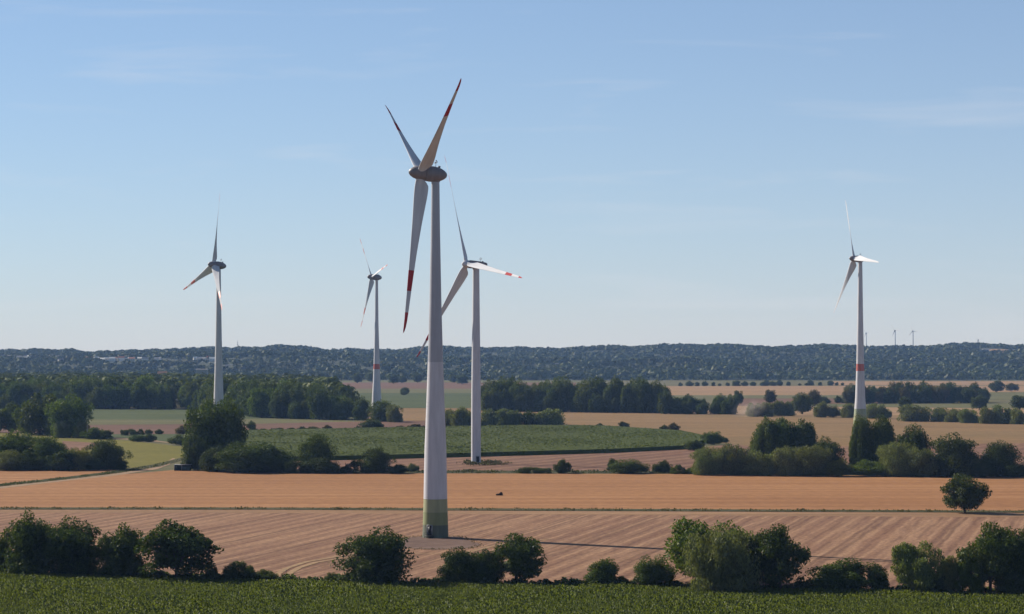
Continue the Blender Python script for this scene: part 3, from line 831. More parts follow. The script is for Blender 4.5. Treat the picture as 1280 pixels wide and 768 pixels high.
VILLAGE = []         # (px, row) of the far houses: kept free of trees on the camera side
vr = random.Random(5)
for px in (4, 10, 24, 33, 36, 43, 46, 60, 64, 72, 75, 85, 111, 114, 121, 124, 130, 133, 136, 140, 143, 152, 156, 163, 166, 175, 181, 196, 199, 243, 248, 251, 256, 262, 266):
    VILLAGE.append((px + vr.uniform(-1, 1), (448.6 if px < 80 else 451.6) + vr.uniform(-.5, .7)))
VILLAGE += [(76, 454), (284, 460.5), (696, 458), (1089, 442.2)]
def on_hill(px, row):
    ds = np.linspace(5700, 8690, 900)
    xs = (px - CX) * ds / F
    ys = HZ - (hill_h(xs, ds) - CAMH) * F / ds
    i = int(np.argmin(np.abs(ys - row)))
    return Vector((float(xs[i]), float(ds[i]), float(hill_h(xs[i], ds[i]))))
HOUSES = [on_hill(*v) for v in VILLAGE]
CLEAR = [(on_hill(1266, 440), 62, 170), (on_hill(1232, 439.5), 14, 90)]

N = 15000
dd = np.concatenate([5720 + (8950 - 5720) * r.uniform(0, 1, int(N * .8)) ** 1.0, r.uniform(5640, 5900, int(N * .08)), r.uniform(8350, 8800, int(N * .12))])
hx = r.uniform(-1, 1, len(dd)) * (.205 * dd + 60)
ok = np.ones(len(dd), bool)
for h in HOUSES:
    ok &= ~((np.abs(hx - h.x) < 11) & (dd > h.y - 95) & (dd < h.y + 14))
for c, wx, wd in CLEAR:
    ok &= ~((np.abs(hx - c.x) < wx) & (dd > c.y - wd) & (dd < c.y + wd))
hx, dd = hx[ok], dd[ok]
hz = hill_h(hx, dd) - 2.2
ht = r.uniform(10, 14, len(dd)) * (1.05 + .30 * np.sin(hx / 60) * np.cos(dd / 90) + .25 * np.sin(hx / 23 + dd / 70)); wd = ht * r.uniform(1.1, 1.7, len(dd))
sel = np.clip(.5 + .22 * np.sin(hx / 170 + dd / 260) + .2 * np.sin(hx / 63 - dd / 150 + 2) + .16 * np.sin(hx / 31 + dd / 44) + r.normal(size=len(dd)) * .12, 0, 1)
P = np.stack([hx, dd, hz], 1)
for lo, hi, c in ((0, .35, 'dark'), (.35, .62, 'wood'), (.62, .88, 'mid'), (.88, 1.01, 'crown')):
    m = (sel >= lo) & (sel < hi)
    canopy('hill_forest', 'woodland covering the far hills', P[m], ht[m], wd[m], 24, c, .9 if c in ('dark', 'wood') else .5)
# shaggy tree belt at the foot of the hills
n = 900
px = r.uniform(-90, 1370, n); row = np.where(r.uniform(0, 1, n) < .5, r.uniform(470.5, 472.5, n), r.uniform(472, 475, n))
row = np.where((px > 430) & (px < 800), np.minimum(row, 472), row)
row = np.where(px > 870, np.minimum(row, 471), row)
dd = F * CAMH / (row - HZ); hx = (px - CX) * dd / F
ht = r.uniform(13, 24, n); ht = np.where((px > 420) & (px < 960), ht * 1.1, ht * .85)
canopy('tree_belt', 'belt of trees along the foot of the hills', np.stack([hx, dd, 0 * dd], 1), ht, ht * r.uniform(.8, 1.2, n), 44, 'wood')

# ------------------------------------------------------------------ crops and grasses
def blades(name, label, P, hgt, spread, nb, colour, mat, wid=.16, droop=.55):
    r = np.random.default_rng(len(P) + 1)
    n = len(P); k = n * nb
    B = np.repeat(P, nb, 0); H = np.repeat(hgt, nb)
    a = r.uniform(0, 2 * math.pi, k)
    u = np.stack([np.cos(a), np.sin(a), 0 * a], 1); v = np.stack([-np.sin(a), np.cos(a), 0 * a], 1)
    L = (H * r.uniform(.7, 1.1, k))[:, None]
    sp = (spread * r.uniform(.4, 1.1, k))[:, None] * H[:, None]
    w = wid * L
    z = np.array([0, 0, 1.0])
    p0 = B + u * sp * .15 + z * L * .12
    p1 = B + u * sp * .6 + z * L * .95 + v * w
    p2 = B + u * sp * 1.3 + z * L * droop
    p3 = B + u * sp * .6 + z * L * .95 - v * w
    V = np.stack([p0, p1, p2, p3], 1).reshape(-1, 3)
    o = obj(name, mesh_np(name, V, np.arange(k * 4).reshape(k, 4)), None, mat)
    o.color = (*colour, 1)
    return tag(o, label, kind='stuff')

ca = math.radians(17)
uu, vv = np.meshgrid(np.arange(-400, 400, .78), np.arange(300, 800, .62))
uu = uu + r.normal(size=uu.shape) * .10; vv = vv + r.normal(size=vv.shape) * .14
cx_ = (uu * math.cos(ca) + (vv - 560) * math.sin(ca)).ravel(); cd_ = (-uu * math.sin(ca) + (vv - 560) * math.cos(ca) + 560).ravel()
m = (cd_ > 505) & (cd_ < 700)
cx_, cd_ = cx_[m], cd_[m]
px, py = pix(cx_, cd_)
m = (px > -60) & (px < 1340) & (py < 775) & (py > np.interp(px, [a for a, b in crop_edge], [b for a, b in crop_edge]) + .4)
cx_, cd_ = cx_[m], cd_[m]
hv = r.uniform(.55, .95, len(cx_)) * (1 + .22 * np.sin(cx_ / 9) * np.sin(cd_ / 13))
blades('crop_plants', 'leafy green crop plants along the bottom of the view', np.stack([cx_, cd_, 0 * cd_], 1), hv, .5, 5, (0.096, 0.122, 0.011), M['crop_leaf'], .13, .6)

# tall maize: a standing block with plants poking out of its top and sides
maize = [(292, 542), (460, 538.5), (640, 535), (700, 534.6), (760, 536), (850, 542), (886, 549.5), (884, 552), (862, 561.5), (760, 566.5), (600, 571), (400, 576), (292, 577)]
mp = [G(x, y) for x, y in maize]
n = len(mp)
V = [(p.x, p.y, 0) for p in mp] + [(p.x, p.y, 2.08) for p in mp]
me = bpy.data.meshes.new('maize_block')
me.from_pydata(V, [], [tuple(range(n, 2 * n))] + [(i, (i + 1) % n, (i + 1) % n + n, i + n) for i in range(n)])
me.update()
o = obj('maize_block', me, None, M['maize_top']); tag(o, 'standing block of the middle maize field', kind='stuff')
def inside(px, py, poly):
    c = np.zeros(len(px), bool); j = len(poly) - 1
    for i in range(len(poly)):
        xi, yi = poly[i]; xj, yj = poly[j]
        c ^= ((yi > py) != (yj > py)) & (px < (xj - xi) * (py - yi) / (yj - yi + 1e-12) + xi)
        j = i
    return c
uu, vv = np.meshgrid(np.arange(-260, 220, 1.35), np.arange(1300, 2000, 2.2))
mx = (uu + r.normal(size=uu.shape) * .3).ravel(); md = (vv + r.normal(size=vv.shape) * .5).ravel()
px, py = pix(mx, md)
m = inside(px, py, maize)
mx, md = mx[m], md[m]
hv = r.uniform(2.0, 2.35, len(mx)) + .08 * np.sin(mx / 17) * np.sin(md / 40)
blades('maize_plants', 'tall green maize in the middle distance', np.stack([mx, md, 0 * md], 1), hv, .32, 4, (0.115, 0.142, 0.014), M['maize_leaf'], .20, .72)

def strip_tufts(name, label, top, bot, n, h, colour, xr=(-40, 1320), clump=0.0):
    px = r.uniform(*xr, n)
    t = r.uniform(0, 1, n)
    y = np.interp(px, [a for a, b in top], [b for a, b in top]) * (1 - t) + np.interp(px, [a for a, b in bot], [b for a, b in bot]) * t
    d = F * CAMH / (y - HZ)
    hv = r.uniform(h[0], h[1], n)
    if clump:
        c = .5 + .5 * np.sin(px / 13.0) * np.sin(px / 31.0 + 1) + .3 * np.sin(px / 5.1)
        hv = hv * np.clip(.55 + clump * c, .4, 2)
    if name == 'weeds':
        keep = np.abs((px - 606) / 34) ** 2 + ((y - 580) / 3.2) ** 2 < r.uniform(.5, 1.1, n)
        px, y, d, hv = px[keep], y[keep], d[keep], hv[keep]
    blades(name, label, np.stack([(px - CX) * d / F, d, 0 * d], 1), hv, .45, 7, colour, M['grass_blade'], .22, .8)
strip_tufts('grass_tufts', 'rough grass strip between the two stubble fields', [(-40, 635), (300, 635), (760, 636.6), (1320, 639)], [(-40, 637.4), (300, 637.4), (760, 639.2), (1320, 641.6)], 2600, (.25, .6), (0.11, 0.10, 0.034), clump=.6)
strip_tufts('verge_weeds', 'weeds on the verge in front of the middle hedgerow', [(480, 589), (870, 589.5), (1320, 595)], [(480, 592), (870, 593), (1320, 597)], 2200, (.5, 1.1), (0.075, 0.088, 0.032), (490, 1320), .5)
strip_tufts('verge_weeds', 'weeds along the farm track', [(-40, 609), (0, 606), (75, 598), (140, 590), (195, 581), (235, 571)], [(-40, 612), (0, 609), (80, 600.4), (150, 592), (200, 584), (235, 573.4)], 1500, (.4, .8), (0.085, 0.10, 0.034), (-40, 235), .4)
strip_tufts('undergrowth', 'undergrowth at the foot of the near hedgerow', [(a, b - 3) for a, b in crop_edge], [(a, b + 1) for a, b in crop_edge], 4200, (.5, 1.3), (0.062, 0.085, 0.026), clump=.7)
strip_tufts('weeds', 'weeds on the mound round the second tower foot', [(556, 577), (640, 577)], [(556, 583), (640, 583)], 700, (.6, 1.5), (0.085, 0.085, 0.038), (556, 640), .5)
a_ = r.uniform(0, 2 * math.pi, 420); q_ = r.uniform(.9, 1.12, 420)
wx = 545 + 50 * np.cos(a_) * q_ * (1 + .16 * np.sin(3 * a_)); wy = 679 + 9.6 * np.sin(a_) * q_ * (1 + .16 * np.cos(2 * a_))
wd_ = F * CAMH / (wy - HZ)
blades('weeds', 'sparse dry weeds round the gravel pad of the nearest turbine', np.stack([(wx - CX) * wd_ / F, wd_, 0 * wd_], 1), r.uniform(.15, .4, 420), .5, 6, (0.12, 0.10, 0.04), M['grass_blade'], .22, .8)
# ------------------------------------------------------------------ wind turbines
def lathe(profile, n=40, mats=None):
    """profile [(r,z)] -> verts, quads, ring index per face"""
    V, Q, ring = [], [], []
    for i, (rr, z) in enumerate(profile):
        for k in range(n):
            a = 2 * math.pi * k / n
            V.append((rr * math.cos(a), rr * math.sin(a), z))
        if i:
            o = (i - 1) * n
            for k in range(n):
                Q.append((o + k, o + (k + 1) % n, o + n + (k + 1) % n, o + n + k)); ring.append(i - 1)
    return np.array(V), np.array(Q), ring

def blade_mesh(Rb, chord_max, pitch, bands, mats, tw=22.0):
    """span +Z, leading edge -X; pitch = angle of the chord out of the rotor plane at the tip"""
    st = [0.0, .02, .035, .05, .07, .09, .12, .16, .2, .25, .32, .4, .5] + [b for pr in bands for b in pr] + [.58, .66, .78, .84, .92, .96, .985, 1.0]
    st = sorted(set(x for x in st if x <= 1.0))
    m = 14
    V, Q, mi = [], [], []
    for i, f in enumerate(st):
        z = f * Rb
        rootd = chord_max * .50
        bl = float(sstep(.015, .07, f))
        ch = chord_max * float(np.interp(f, [0, .06, .10, .16, .3, .5, .7, .85, .95, .985, 1], [.8, .96, 1.0, .93, .70, .48, .34, .26, .19, .12, .03]))
        th = float(np.interp(f, [0, .06, .15, .3, .6, 1], [.5, .42, .34, .26, .19, .14])) * ch
        c = rootd * (1 - bl) + ch * bl
        t = rootd * (1 - bl) + th * bl
        le = -rootd * .5 * (1 - bl) - bl * ch * .30
        tip_bend = -.004 * Rb * float(sstep(.93, 1.0, f))
        ang = math.radians(pitch + tw * (1 - f) ** 1.6)
        for k in range(m):
            a = 2 * math.pi * k / m
            xx = .5 - .5 * math.cos(a)
            foil = 2.6 * (.2969 * math.sqrt(xx) - .126 * xx - .3516 * xx**2 + .2843 * xx**3 - .1036 * xx**4) * 2
            circ = abs(math.sin(a))
            yy = (circ * (1 - bl) + foil * .74 * bl) * t * .5 * (1 if a <= math.pi else -1)
            x = le + xx * c
            V.append((x * math.cos(ang) - yy * math.sin(ang), x * math.sin(ang) + yy * math.cos(ang) + tip_bend, z))
        if i:
            o = (i - 1) * m
            mid_f = (st[i] + st[i - 1]) / 2
            red = any(a <= mid_f <= b for a, b in bands)
            for k in range(m):
                Q.append((o + k, o + (k + 1) % m, o + m + (k + 1) % m, o + m + k)); mi.append(1 if red else 0)
    return mesh_np('blade', V, Q, mats, mi, True)

def turbine(label, tx, s, hub_row, Rb, c, phase, tilt, cone, overhang, prof_t, chord, pitch, bands, style, nose=1.0, ring_mats=None, group='wind turbines on the plain', base_z=0.0, red=None, door=None, blade_paint='grey_paint', low=False, tw=22.0):
    D = F / s
    hub_z = CAMH + (HZ - hub_row) / s
    base = Vector(((tx - CX) / s, D, base_z))
    root = bpy.data.objects.new('wind_turbine', None); col.objects.link(root)
    root.location = base; root.empty_display_size = 2
    tag(root, label, 'wind turbine', group)
    sx = math.sqrt(1 - c * c)
    ah = Vector((-sx, -c, 0)); up = Vector((0, 0, 1))
    a = (ah * math.cos(tilt) + up * math.sin(tilt)).normalized()
    v = (up * math.cos(tilt) - ah * math.sin(tilt)).normalized()
    u = Vector((c, -sx, 0))
    hub = ah * overhang + up * (hub_z - base_z)
    top_z = hub_z - base_z - nose * (1.55 if style == 'egg' else 1.0)
    # tower
    P = [(rr, z) for z, rr in prof_t if z < top_z - .5]
    zs = [z for z, rr in prof_t]; rs = [rr for z, rr in prof_t]
    P.append((float(np.interp(top_z, zs, rs)), top_z))
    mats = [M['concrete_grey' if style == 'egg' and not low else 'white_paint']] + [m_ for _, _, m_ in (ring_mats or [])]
    cuts = sorted(set([z for z0, z1, _ in (ring_mats or []) for z in (z0, z1)]))
    prof2 = []
    zz = sorted(set([p[1] for p in P] + [x for x in cuts if x < top_z] + ([] if low else list(np.arange(3.7, top_z - 2, 3.7)))))
    for z in zz:
        rr = float(np.interp(z, [p[1] for p in P], [p[0] for p in P]))
        if not low and z not in (zz[0], zz[-1]) and style == 'egg':       # joint between two rings: a shallow groove
            prof2 += [(rr, z - .03), (rr - .035, z - .02), (rr - .035, z + .02), (rr, z + .03)]
        else: prof2.append((rr, z))
    V, Q, ring = lathe(prof2, 20 if low else 48)
    mi = []
    for i in ring:
        zc = (prof2[i][1] + prof2[i + 1][1]) / 2
        k = 0
        for j, (z0, z1, _) in enumerate(ring_mats or []):
            if z0 <= zc < z1: k = j + 1
        mi.append(k)
    tower = obj('tower', mesh_np('tower', V, Q, mats, mi, False), root)
    me = tower.data
    me.polygons.foreach_set('use_smooth', np.ones(len(me.polygons), bool))
    if hasattr(me, 'set_sharp_from_angle'): me.set_sharp_from_angle(angle=math.radians(30))
    # nacelle and hub, turned round the rotor axis
    rot = Matrix((( -a.x, u.x, v.x), (-a.y, u.y, v.y), (-a.z, u.z, v.z)))    # local x backwards, y sideways, z up
    Mx = Matrix.Translation(hub) @ rot.to_4x4()
    nn = 14 if low else 32
    k = nose
    if style == 'egg':
        hp = [(.02, -3.25), (.55, -3.1), (1.05, -2.65), (1.5, -1.9), (1.8, -1.0), (1.95, 0.0), (2.0, .9), (1.95, 1.25), (1.6, 1.28)]
        npf = [(1.5, 1.33), (1.95, 1.36), (2.12, 1.8), (2.2, 2.8), (2.15, 3.9), (1.98, 5.0), (1.68, 6.0), (1.2, 6.9), (.65, 7.5), (.02, 7.75)]
    else:
        hp = [(.02, -2.3), (.7, -2.1), (1.25, -1.5), (1.55, -.7), (1.65, .3), (1.6, 1.1), (1.3, 1.2)]
        npf = None
    V, Q, _ = lathe([(rr * k, z * k) for rr, z in hp], nn)
    V = V[:, [2, 0, 1]]
    h = obj('hub', mesh_np('hub', V, Q, (M['nacelle_grey' if style == 'egg' else 'grey_paint'],), smooth=True), root); h.matrix_basis = Mx
    if npf:
        V, Q, _ = lathe([(rr * k, z * k) for rr, z in npf], nn)
        V = V[:, [2, 0, 1]]
        nme = mesh_np('nacelle', V, Q, (M['nacelle_grey'],), smooth=True)
        mast_x, mast_z = 4.3 * k, 2.0 * k
    else:
        prof = [(1.3, -1.5, 1.55, 1.35), (1.6, -1.7, 1.9, 1.5), (6.5, -1.6, 1.85, 1.5), (9.6, -.5, 1.6, 1.4), (10.6, -.2, 1.3, 1.2), (10.8, .1, .9, .8)]
        V, Q = [], []
        for i, (x, zl, zh, yw) in enumerate(prof):
            V += [(x, -yw + .3, zl), (x, yw - .3, zl), (x, yw, zl + .3), (x, yw, zh - .3), (x, yw - .3, zh), (x, -yw + .3, zh), (x, -yw, zh - .3), (x, -yw, zl + .3)]
            if i:
                for j in range(8): Q.append((8*i-8+j, 8*i-8+(j+1) % 8, 8*i+(j+1) % 8, 8*i+j))
        b = len(V) - 8
        Q.append((b, b+1, b+2, b+3)); Q.append((b+3, b+4, b+5, b)); Q.append((b+5, b+6, b+7, b))
        nme = mesh_np('nacelle', V, Q, (M['nacelle_grey'],))
        mast_x, mast_z = 7.5, 1.8
    nc = obj('nacelle', nme, root); nc.matrix_basis = Mx
    if not low:
        parts = [tube([(mast_x, 0, mast_z - .2), (mast_x, 0, mast_z + 1.7)], [.09, .06], 6), tube([(mast_x - .1, -.9, mast_z + 1.0), (mast_x, .9, mast_z + 1.05)], [.07, .07], 6),
                 boxes([(mast_x, -.85, mast_z + 1.3, .3, .3, .3), (mast_x, .85, mast_z + 1.35, .25, .25, .35), (mast_x, 0, mast_z + 1.8, .3, .3, .25), (mast_x + .9, .3, mast_z + .1, .6, .6, .5)])]
        V, Q = join(parts)
        obj('wind_mast', mesh_np('wind_mast', V, Q, (M['steel'],)), nc)
        if style == 'egg':       # collar between tower and nacelle
            V, Q, _ = lathe([(rs[-1] * 1.0, top_z - .9), (rs[-1] * 1.14, top_z - .85), (rs[-1] * 1.18, top_z + .1), (rs[-1] * .9, top_z + .3)], 32)
            obj('tower_collar', mesh_np('tower_collar', V, Q, (M['nacelle_grey'],), smooth=True), root)
    # blades
    bm = blade_mesh(Rb, chord, pitch, bands, (M[blade_paint], M[red or 'red_paint']), tw)
    for j in range(3):
        al = math.radians(phase + 120 * j)
        sdir = (v * math.cos(al) + u * math.sin(al) + a * cone).normalized()
        back = (-a - sdir * (-a).dot(sdir)).normalized()           # downwind, square to the span
        tang = sdir.cross(back)
        mat3 = Matrix(((tang.x, back.x, sdir.x), (tang.y, back.y, sdir.y), (tang.z, back.z, sdir.z)))
        bo = obj('blade', bm, root)
        bo.matrix_basis = Matrix.Translation(hub + sdir * .4) @ mat3.to_4x4()
        if not low and style == 'egg':
            pass
    if door:
        ang, rad = door
        n = Vector((math.sin(ang), -math.cos(ang), 0)); t = Vector((math.cos(ang), math.sin(ang), 0))
        dm = Matrix(((t.x, n.x, 0), (t.y, n.y, 0), (0, 0, 1))).to_4x4()
        V, Q = boxes([(0, 0, 2.0, 1.25, .16, 2.5)])
        d_ = obj('door', mesh_np('door', V, Q, (M['dark_metal'],)), root); d_.matrix_basis = Matrix.Translation(n * rad + up * .15) @ dm
        V, Q = boxes([(-.72, .06, 2.05, .16, .26, 2.7), (.72, .06, 2.05, .16, .26, 2.7), (0, .06, 3.42, 1.6, .26, .16)])
        obj('door_frame', mesh_np('door_frame', V, Q, (M['steel'],)), d_)
        V, Q = boxes([(.9, .35 + .26 * i, .75 - .17 * i - .1, 1.3, .28, .08) for i in range(4)] + [(0, .75, .72, 2.2, 1.3, .08)] + [(-1.0 + 2.0 * i, 1.3, .3, .07, .07, .85) for i in range(2)] +
                     [(-1.05, 1.38, 1.2, .06, .06, 1.0), (.2, 1.38, 1.2, .06, .06, 1.0), (-.4, 1.38, 1.72, 1.35, .06, .06)])
        st_ = obj('entrance_steps', mesh_np('entrance_steps', V, Q, (M['dark_metal'],)), root); st_.matrix_basis = Matrix.Translation(n * (rad + .1)) @ dm
    return root

RB = [(.605, .735), (.87, 1.0)]
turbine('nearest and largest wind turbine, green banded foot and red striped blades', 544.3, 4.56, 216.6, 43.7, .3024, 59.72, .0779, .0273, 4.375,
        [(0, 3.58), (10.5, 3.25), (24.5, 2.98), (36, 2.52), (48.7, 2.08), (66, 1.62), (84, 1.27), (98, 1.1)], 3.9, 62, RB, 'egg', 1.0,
        ring_mats=[(48.1, 200, M['tower_top_shade']), (0, 3.5, M['green_dark']), (3.5, 7.0, M['green_mid']), (7.0, 10.6, M['green_light'])], door=(-.42, 3.55))
turbine('second wind turbine behind the nearest, slim white tower and flat boxy nacelle', 595, 2.71, 330.6, 55.0, .529, -21.6, .0738, .06, 5.18,
        [(0, 2.25), (30, 2.2), (60, 1.85), (92, 1.5)], 4.3, 26, [(.70, .81), (.93, 1.0)], 'box', tw=34, door=(.35, 2.25), blade_paint='white_paint')
turbine('left wind turbine rising behind the tall hedgerow tree', 273.3, 2.23, 331.2, 40.6, .431, 10.56, .109, .074, 3.15,
        [(0, 3.5), (12, 3.1), (26, 2.75), (40, 2.3), (61, 1.75), (84, 1.35), (100, 1.2)], 4.6, 13, RB, 'egg', 1.0, tw=44, red='orange_red_paint')
turbine('smallest wind turbine, tower with one red ring left of the nearest', 470.8, 1.30, 346.5, 50.7, .3826, -41.4, .0616, .0457, 5.1,
        [(0, 5.0), (8, 4.5), (25, 3.6), (42, 2.9), (84, 1.75), (125, 1.35)], 5.6, 6, RB, 'egg', 1.35, tw=42, ring_mats=[(37.0, 42.0, M['orange_red_paint'])], red='orange_red_paint', blade_paint='white_paint')
turbine('right wind turbine, tower with one red ring behind two poplars', 1075.3, 1.75, 323.6, 46.8, .2836, -24.7, .0749, .0233, 4.9,
        [(0, 5.3), (6, 4.6), (20, 3.55), (40, 2.85), (75, 2.05), (118, 1.45)], 5.4, 6, [(.995, 1.0)], 'egg', 1.1, tw=42,
        ring_mats=[(0, 4, M['green_mid']), (4, 8, M['green_light']), (8, 12, M['green_pale']), (39.0, 44.0, M['orange_red_paint'])], blade_paint='white_paint')
FT = 'tiny wind turbines on the far horizon'
for px, hr, Rb, ph, c_, sc in ((1119, 413.5, 25, 85, .75, .318), (1141.3, 414, 22, 100, .8, .318)):
    turbine('tiny far wind turbine on the horizon right of the right turbine, %s of two' % ('left' if px < 1130 else 'right'), px, sc, hr, Rb, c_, ph, .05, .02, 4.0,
            [(0, 2.6), (60, 1.9), (110, 1.4)], 3.4, 30, RB, 'egg', 1.0, group=FT, base_z=46, low=True, blade_paint='white_paint')
for px, hr, ph in ((1083, 416.5, 85), (1223, 425, 75)):
    turbine('faint speck of a wind turbine barely above the hill line', px, .292, hr, 17, .8, ph, .05, .02, 4.0, [(0, 2.2), (60, 1.6), (110, 1.2)], 3.0, 30, RB, 'egg', 1.0, group='faintest turbines on the skyline', base_z=46, low=True)

# ------------------------------------------------------------------ far houses, shed, poles, mound
def house(p, w, d, h, rh, wall, roof, label, group=None, yaw=0.0, name='house', cat='house'):
    e = bpy.data.objects.new(name, None); col.objects.link(e)
    e.location = p; e.rotation_euler = (0, 0, yaw); tag(e, label, cat, group)
    V = [(-w/2, -d/2, -1.5), (w/2, -d/2, -1.5), (w/2, d/2, -1.5), (-w/2, d/2, -1.5), (-w/2, -d/2, h), (w/2, -d/2, h), (w/2, d/2, h), (-w/2, d/2, h), (-w/2, 0, h + rh), (w/2, 0, h + rh)]
    me = bpy.data.meshes.new('wall'); me.from_pydata(V, [], [(0, 1, 5, 4), (2, 3, 7, 6), (1, 2, 6, 9, 5), (3, 0, 4, 8, 7)]); me.update()
    obj('wall', me, e, wall)
    o_, t_ = .5, .25
    V = [(-w/2-o_, -d/2-o_, h-.2), (w/2+o_, -d/2-o_, h-.2), (w/2+o_, 0, h+rh+.1), (-w/2-o_, 0, h+rh+.1), (w/2+o_, d/2+o_, h-.2), (-w/2-o_, d/2+o_, h-.2)]
    V += [(x, y, z + t_) for x, y, z in V]
    me = bpy.data.meshes.new('roof'); me.from_pydata(V, [], [(6, 7, 8, 9), (9, 8, 10, 11), (1, 0, 3, 2), (2, 3, 5, 4), (0, 1, 7, 6), (4, 5, 11, 10), (1, 2, 8, 7), (2, 4, 10, 8), (3, 0, 6, 9), (5, 3, 9, 11)]); me.update()
    obj('roof', me, e, roof)
    V, Q = boxes([(x, -d/2 - .02, z, 1.1, .1, 1.3) for x in (-w * .3, 0, w * .3) for z in ((1.6, 4.3) if h > 5 else (1.6,))])
    obj('window_row', mesh_np('window_row', V, Q, (M['glass_dark'],)), e)['kind'] = 'stuff'
    return e
HL = 'white houses of the hillside village'
for i, p in enumerate(HOUSES):
    if i < len(HOUSES) - 3:
        house(p, vr.uniform(8, 15), vr.uniform(8, 10), vr.uniform(4.5, 8), vr.uniform(2.5, 4), M['render_white'] if vr.random() < .8 else M['render_cream'], M[vr.choice(['roof_red', 'roof_grey', 'roof_grey', 'render_white'])],
              'tiny white house of the village strung along the left hillside', HL, vr.uniform(-.5, .5))
house(HOUSES[-3], 8, 8, 5, 3, M['render_white'], M['roof_grey'], 'single pale house low on the hill right of the left tower')
house(HOUSES[-2], 9, 8, 4, 3, M['render_white'], M['roof_grey'], 'single white house in the centre of the wooded hill')
house(HOUSES[-1], 9, 8, 6, 3, M['render_white'], M['roof_grey'], 'single white house on the hill right of the right tower')
c = CLEAR[1][0]; house(c, 20, 10, 5, 2.5, M['render_white'], M['roof_grey'], 'long white farm building beside the clearing on the right hill', name='farm_building', cat='building')
p = G(252.5, 481); house(p, 20, 14, 26.3, .6, M['silo_grey'], M['roof_grey'], 'pale square silo building looking over the left wood', name='silo_building', cat='building')
p = G(203, 485); house(p, 14, 12, 20.0, 5.4, M['render_cream'], M['roof_orange'], 'tall house with orange roof showing above the left wood', name='house')
# bare tan clearing on the right hill
c = CLEAR[0][0]
gx2 = np.linspace(c.x - 58, c.x + 110, 18); gd2 = np.linspace(c.y - 165, c.y + 150, 16)
XX, DD = np.meshgrid(gx2, gd2)
ii = (np.arange(15)[:, None] * 18 + np.arange(17)[None, :]).ravel()
tag(obj('hill_clearing', mesh_np('hill_clearing', np.stack([XX.ravel(), DD.ravel(), hill_h(XX, DD).ravel() + 1.2], 1), np.stack([ii, ii + 1, ii + 19, ii + 18], 1), smooth=True), None, M['stubble_far']), 'pale clearing on the right hill', kind='structure')

# lattice mast on the left skyline
p = Vector(((297 - CX) * 8600 / F, 8600, float(hill_h((297 - CX) * 8600 / F, 8600))))
e = bpy.data.objects.new('radio_mast', None); col.objects.link(e); e.location = p
tag(e, 'thin radio mast on the skyline right of the left tower', 'mast')
V, Q = join([tube([(math.cos(a) * 2.2, math.sin(a) * 2.2, -1), (math.cos(a) * .5, math.sin(a) * .5, 30)], [.35, .25], 5) for a in (0, 2.1, 4.2)] + [tube([(0, 0, 29), (0, 0, 36)], [.4, .2], 6)])
obj('mast_frame', mesh_np('mast_frame', V, Q, (M['steel'],)), e)
V, Q = boxes([(0, 0, 22, 3.4, 3.4, 2.0), (0, 0, 28, 2.4, 2.4, 1.6)])
obj('antenna', mesh_np('antenna', V, Q, (M['steel'],)), e)

# open shed beside the tall tree
e = bpy.data.objects.new('field_shed', None); col.objects.link(e); e.location = G(228.5, 588.5); e.rotation_euler = (0, 0, -.06)
tag(e, 'small dark green field shed with pale flat roof beside the tall tree', 'shed')
V, Q = boxes([(0, 1.6, 1.25, 6.6, .15, 2.5), (-3.3, .1, 1.25, .15, 3.0, 2.5), (3.3, .1, 1.25, .15, 3.0, 2.5), (1.6, -1.35, 1.0, 3.2, .12, 2.0)])
obj('wall', mesh_np('wall', V, Q, (M['shed_green'],)), e)
V, Q = boxes([(0, 0, 2.62, 7.4, 3.9, .2)])
obj('roof', mesh_np('roof', V, Q, (M['shed_roof'],)), e)
for x in (-3.4, -.2):
    V, Q = boxes([(x, -1.5, 1.25, .22, .22, 2.5)])
    obj('post', mesh_np('post', V, Q, (M['shed_roof'],)), e)

def pole(name, label, cat, px, row, h, rad, arm):
    e = bpy.data.objects.new(name, None); col.objects.link(e); e.location = G(px, row)
    tag(e, label, cat)
    V, Q = tube([(0, 0, -.1), (0, 0, h * .5), (.02, 0, h)], [rad, rad * .9, rad * .75], 10)
    obj('shaft', mesh_np('shaft', V, Q, (M['wood'],), smooth=True), e)
    V, Q = boxes([(0, 0, h - .06 * h, arm, .12, .12)] if arm else [(0, 0, h, rad * 2.2, rad * 2.2, .06)])
    obj('crossarm' if arm else 'cap', mesh_np('top', V, Q, (M['wood'],)), e)
pole('utility_pole', 'pale wooden pole standing right of the tall left trees', 'pole', 109, 549, 8.5, .24, 0)
pole('marker_post', 'thin wooden post where the curved wheel tracks leave the crop', 'post', 357.5, 724, 2.1, .07, .0)

# plain heap standing in for an unidentified dark object in the orange stubble
def lump(r, cx, cz, rx, ry, rz, seed):
    rr = np.random.default_rng(seed)
    V, Q = [], []
    for i in range(9):
        th = math.pi * i / 8
        for k in range(14):
            a = 2 * math.pi * k / 14
            q = 1 + .16 * math.sin(3 * a + i + seed) + rr.uniform(-.08, .08)
            V.append((cx + rx * q * math.sin(th) * math.cos(a), ry * q * math.sin(th) * math.sin(a), max(-.05, cz + rz * q * math.cos(th))))
    for i in range(8):
        for k in range(14): Q.append((i * 14 + k, i * 14 + (k + 1) % 14, i * 14 + 14 + (k + 1) % 14, i * 14 + 14 + k))
    return np.array(V), np.array(Q)
V, Q = join([lump(1, .35, .3, .72, .6, .82, 1), lump(1, -.75, .2, .75, .5, .42, 2)])
o = obj('dark_heap', mesh_np('dark_heap', V, Q, (M['mound'],), smooth=True)); o.location = G(625, 619.6)
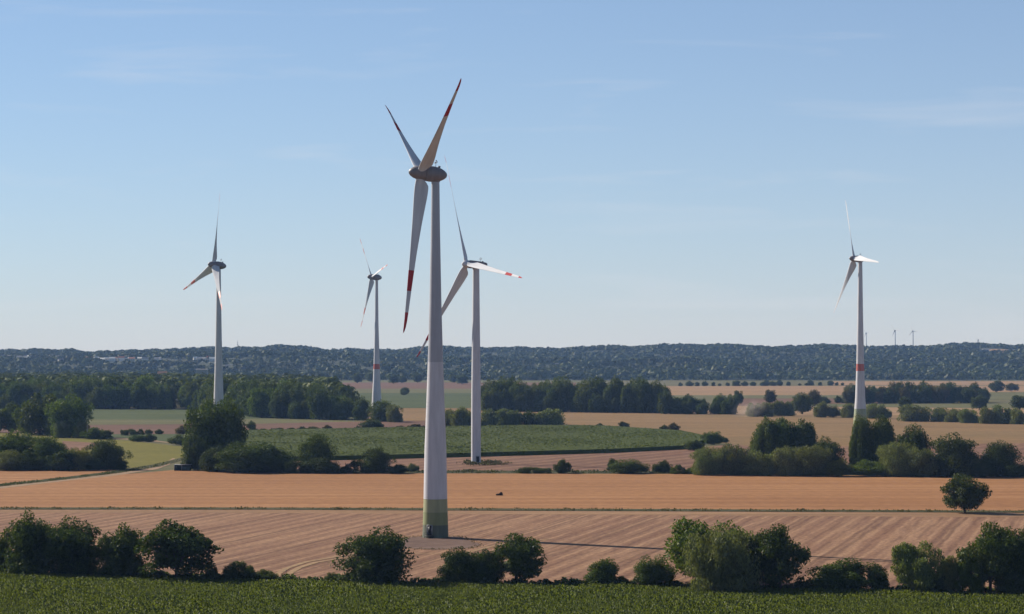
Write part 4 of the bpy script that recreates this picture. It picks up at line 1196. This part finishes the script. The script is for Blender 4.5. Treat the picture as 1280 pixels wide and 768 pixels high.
tag(o, 'small dark brown heap lying alone in the orange stubble', 'heap')

# ------------------------------------------------------------------ dust raised behind the far hedge and the haze of the plain
m, t, out = new_mat('dust')
tc = t.nodes.new('ShaderNodeTexCoord')
ln = t.nodes.new('ShaderNodeVectorMath'); ln.operation = 'LENGTH'; t.links.new(tc.outputs['Object'], ln.inputs[0])
fall = rng_map(t, ln.outputs['Value'], 0.15, 0.95, 1.0, 0.0)
nz = rng_map(t, noise(t, tc.outputs['Object'], 2.2, 3.0), .38, .65)
mu = t.nodes.new('ShaderNodeMath'); mu.operation = 'MULTIPLY'; t.links.new(fall, mu.inputs[0]); t.links.new(nz, mu.inputs[1])
m2 = t.nodes.new('ShaderNodeMath'); m2.operation = 'MULTIPLY'; t.links.new(mu.outputs[0], m2.inputs[0]); m2.inputs[1].default_value = .05
pv = t.nodes.new('ShaderNodeVolumePrincipled'); pv.inputs['Color'].default_value = (.85, .72, .60, 1)
t.links.new(m2.outputs[0], pv.inputs['Density']); t.links.new(pv.outputs[0], out.inputs['Volume'])
V, Q, _ = lathe([(math.sin(x) + .001, -math.cos(x)) for x in np.linspace(0, math.pi, 12)], 20)
o = obj('dust_cloud', mesh_np('dust_cloud', V, Q, (m,), smooth=True)); o.location = G(937, 521.5, 6.5); o.scale = (17, 14, 9.0); o.rotation_euler = (0, -.25, 0)
tag(o, 'small cloud of field dust in front of the far hedge', kind='stuff')

m, t, out = new_mat('haze')
pv = t.nodes.new('ShaderNodeVolumePrincipled')
pv.inputs['Color'].default_value = (.34, .56, 1.0, 1)
pv.inputs['Density'].default_value = HAZE_DENSITY
pv.inputs['Absorption Color'].default_value = (1, 1, 1, 1)
pv.inputs['Anisotropy'].default_value = 0.0
t.links.new(pv.outputs[0], out.inputs['Volume'])
V, Q = boxes([(0, (Y0 + Y1) / 2, 104, XR - XL + 200, Y1 - Y0 + 100, 212)])
o = obj('haze', mesh_np('haze', V, Q, (m,)))
tag(o, 'thin summer haze over the plain', kind='stuff')
